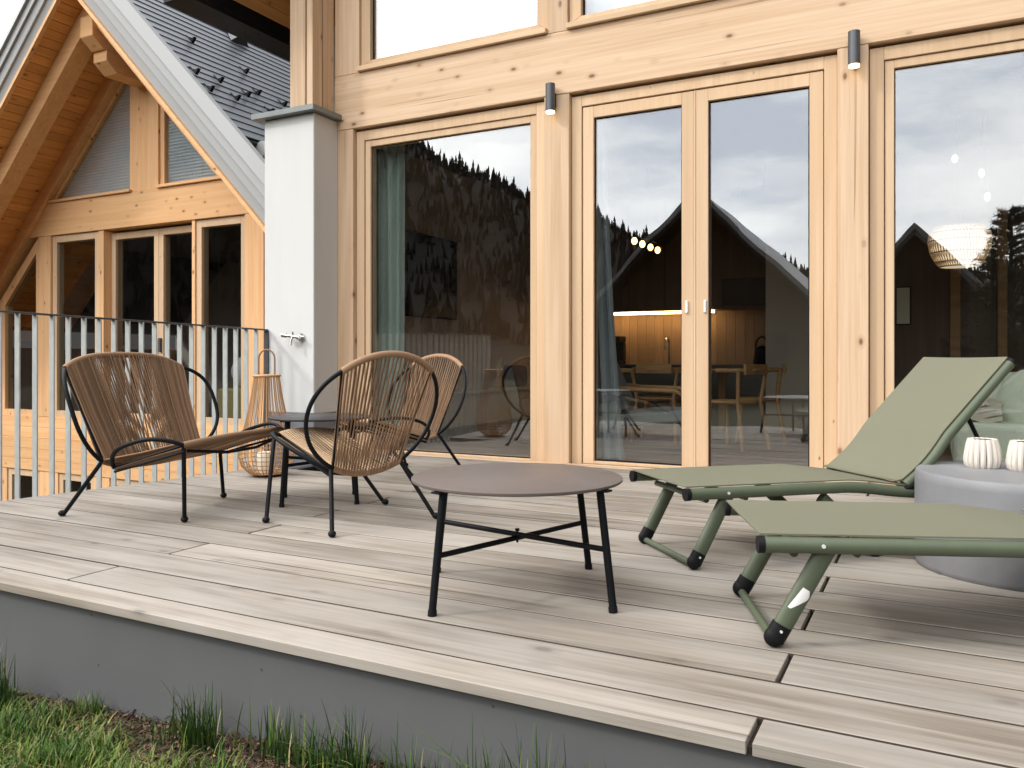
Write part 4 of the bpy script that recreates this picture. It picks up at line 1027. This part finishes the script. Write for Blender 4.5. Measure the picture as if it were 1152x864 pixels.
for k in range(330):
    z = random.uniform(.0, 3.5); l = (3.9 - z) * .30 * random.uniform(.6, 1.15) + .12; a = random.uniform(0, 2 * PI)
    e = Vector((1.25 + l * math.cos(a), -5.6 + l * math.sin(a), z + l * .25)); s0 = Vector((1.25, -5.6, z))
    q.tube([s0, (s0 + e) / 2 + Vector((0, 0, -.03)), e], .010, 4, r2=.003)
    for j in range(60):
        f = random.uniform(.25, 1.05); p = s0.lerp(e, f); dv = Vector((random.uniform(-1, 1), random.uniform(-1, 1), random.uniform(-.5, 1))).normalized() * random.uniform(.06, .14)
        sd_ = dv.cross(Vector((random.random(), random.random(), random.random()))).normalized() * .011
        q._add([p - sd_, p + sd_, p + dv], [(0, 1, 2)])
q.build('crown', M['needles'], pt)

# ------------------------------------------------------------------ grass, debris and tufts
def blade(mb, x, y, z, h, lean, az, w, rnd, n=4):
    ca, sa = math.cos(az), math.sin(az); px, py = -sa, ca; vs = []
    for i in range(n + 1):
        f = i / n; off = lean * f * f; zz = z + h * (f - .25 * abs(lean) / max(h, .01) * f * f); ww = w * (1 - f) ** .7 + .0003
        vs += [(x + ca * off - px * ww, y + sa * off - py * ww, zz), (x + ca * off + px * ww, y + sa * off + py * ww, zz)]
    mb._add(vs, [(2 * i, 2 * i + 1, 2 * i + 3, 2 * i + 2) for i in range(n)], True, rnd)
gr = MB(); rs = random.Random(5)
for k in range(30000):
    if k < 22000: x = rs.uniform(-3.7, .2); y = rs.uniform(1.25, 1.745)
    else: x = rs.uniform(-4.4, 1.6); y = 1.5 - abs(rs.gauss(0, .5))
    edge = 1.765 - y
    band = lerp(.035, .24, sstep(-2.75, -1.5, x)) + math.sin(x * 9.1 + 1.3) * .035 + math.sin(x * 23.7) * .02
    if edge < band and rs.random() < .95: continue
    clump = math.sin(x * 11 + y * 7) * math.sin(y * 17 - x * 5)
    if rs.random() > .75 + .25 * clump: continue
    h_ = rs.uniform(.03, .075) * (1.2 if clump > 0 else .75)
    r = min(1, max(0, .36 - .22 * clump + rs.gauss(0, .25) + .18 * sstep(-2.9, -1.6, x)))
    blade(gr, x, y, gz(x, y), h_, rs.uniform(.01, .07), rs.uniform(0, 6.3), rs.uniform(.0014, .0030), r, 3)
struct('grass', gr, M['grass'], 'stuff')
db = MB()
for k in range(9000):
    x = rs.uniform(-3.6, .8); y = 1.76 - abs(rs.gauss(0, .13)); z = gz(x, y) + rs.uniform(-.004, .018); r = rs.random() ** 1.6
    if rs.random() < .55:
        a, l, ti = rs.uniform(0, 6.3), rs.uniform(.008, .035), rs.uniform(-.5, .7)
        p = Vector((x, y, z)); dv = Vector((math.cos(a), math.sin(a), ti)) * l
        db.tube([p, p + dv], rs.uniform(.0008, .002), 3, rnd=r)
    else:
        s_ = rs.uniform(.004, .014); vs = [(x + rs.uniform(-s_, s_), y + rs.uniform(-s_, s_), z + rs.uniform(-s_, s_)) for _ in range(5)]
        db._add(vs, [(0, 1, 2), (0, 2, 3), (0, 3, 1), (4, 2, 1), (4, 3, 2), (4, 1, 3)], False, r)
struct('soil_debris', db, M['debris'], 'stuff')
def tuft(x, y, n, h0, spread, label):
    mb = MB()
    for k in range(int(n * 3.6)):
        h_ = h0 * (rs.uniform(.3, .75) if rs.random() < .7 else rs.uniform(.75, 1.1)); a = rs.uniform(0, 6.3)
        r = rs.uniform(0, .75) if rs.random() < .85 else rs.uniform(.8, 1)
        le = rs.uniform(.08, .75) * h_ * (1.5 if rs.random() < .25 else .8)
        if a < PI and y > 1.6: le *= .35
        blade(mb, rs.gauss(0, spread * 1.35), -abs(rs.gauss(0, spread * .6)), 0, h_, le, a, rs.uniform(.0016, .0034), r, 6)
    o = mb.build('grass_tuft', M['tuft'], None); o.location = (x, y, gz(x, y) - .005); tag(o, label, 'grass tuft', 'grass tufts along the base wall'); return o
for x, y, n, h0, sp, lb in ((-2.83, 1.66, 44, .23, .035, 'tall grass tuft at the far left end of the grey base wall'),
                            (-1.91, 1.69, 40, .19, .045, 'spreading grass tuft with long leaning blades, second from the left along the base wall'),
                            (-1.60, 1.70, 30, .16, .028, 'narrow grass tuft just right of the spreading one along the base wall'),
                            (-1.455, 1.69, 32, .15, .032, 'short dense grass tuft in the middle of the row along the base wall'),
                            (-1.335, 1.68, 40, .19, .036, 'bushy grass tuft below the near left coffee table leg at the base wall'),
                            (-1.12, 1.67, 30, .15, .035, 'low sparse grass tuft at the bottom edge, left of the tallest blade'),
                            (-.96, 1.67, 26, .16, .03, 'thin grass tuft at the bottom edge under the middle of the coffee table'),
                            (-.83, 1.66, 30, .23, .035, 'grass tuft with one blade almost reaching the deck edge'),
                            (-.64, 1.68, 30, .17, .04, 'small grass tuft at the bottom edge, second from the right'),
                            (-.47, 1.68, 26, .15, .04, 'rightmost visible grass tuft at the bottom edge')):
    tuft(x, y, n, h0, sp, lb)
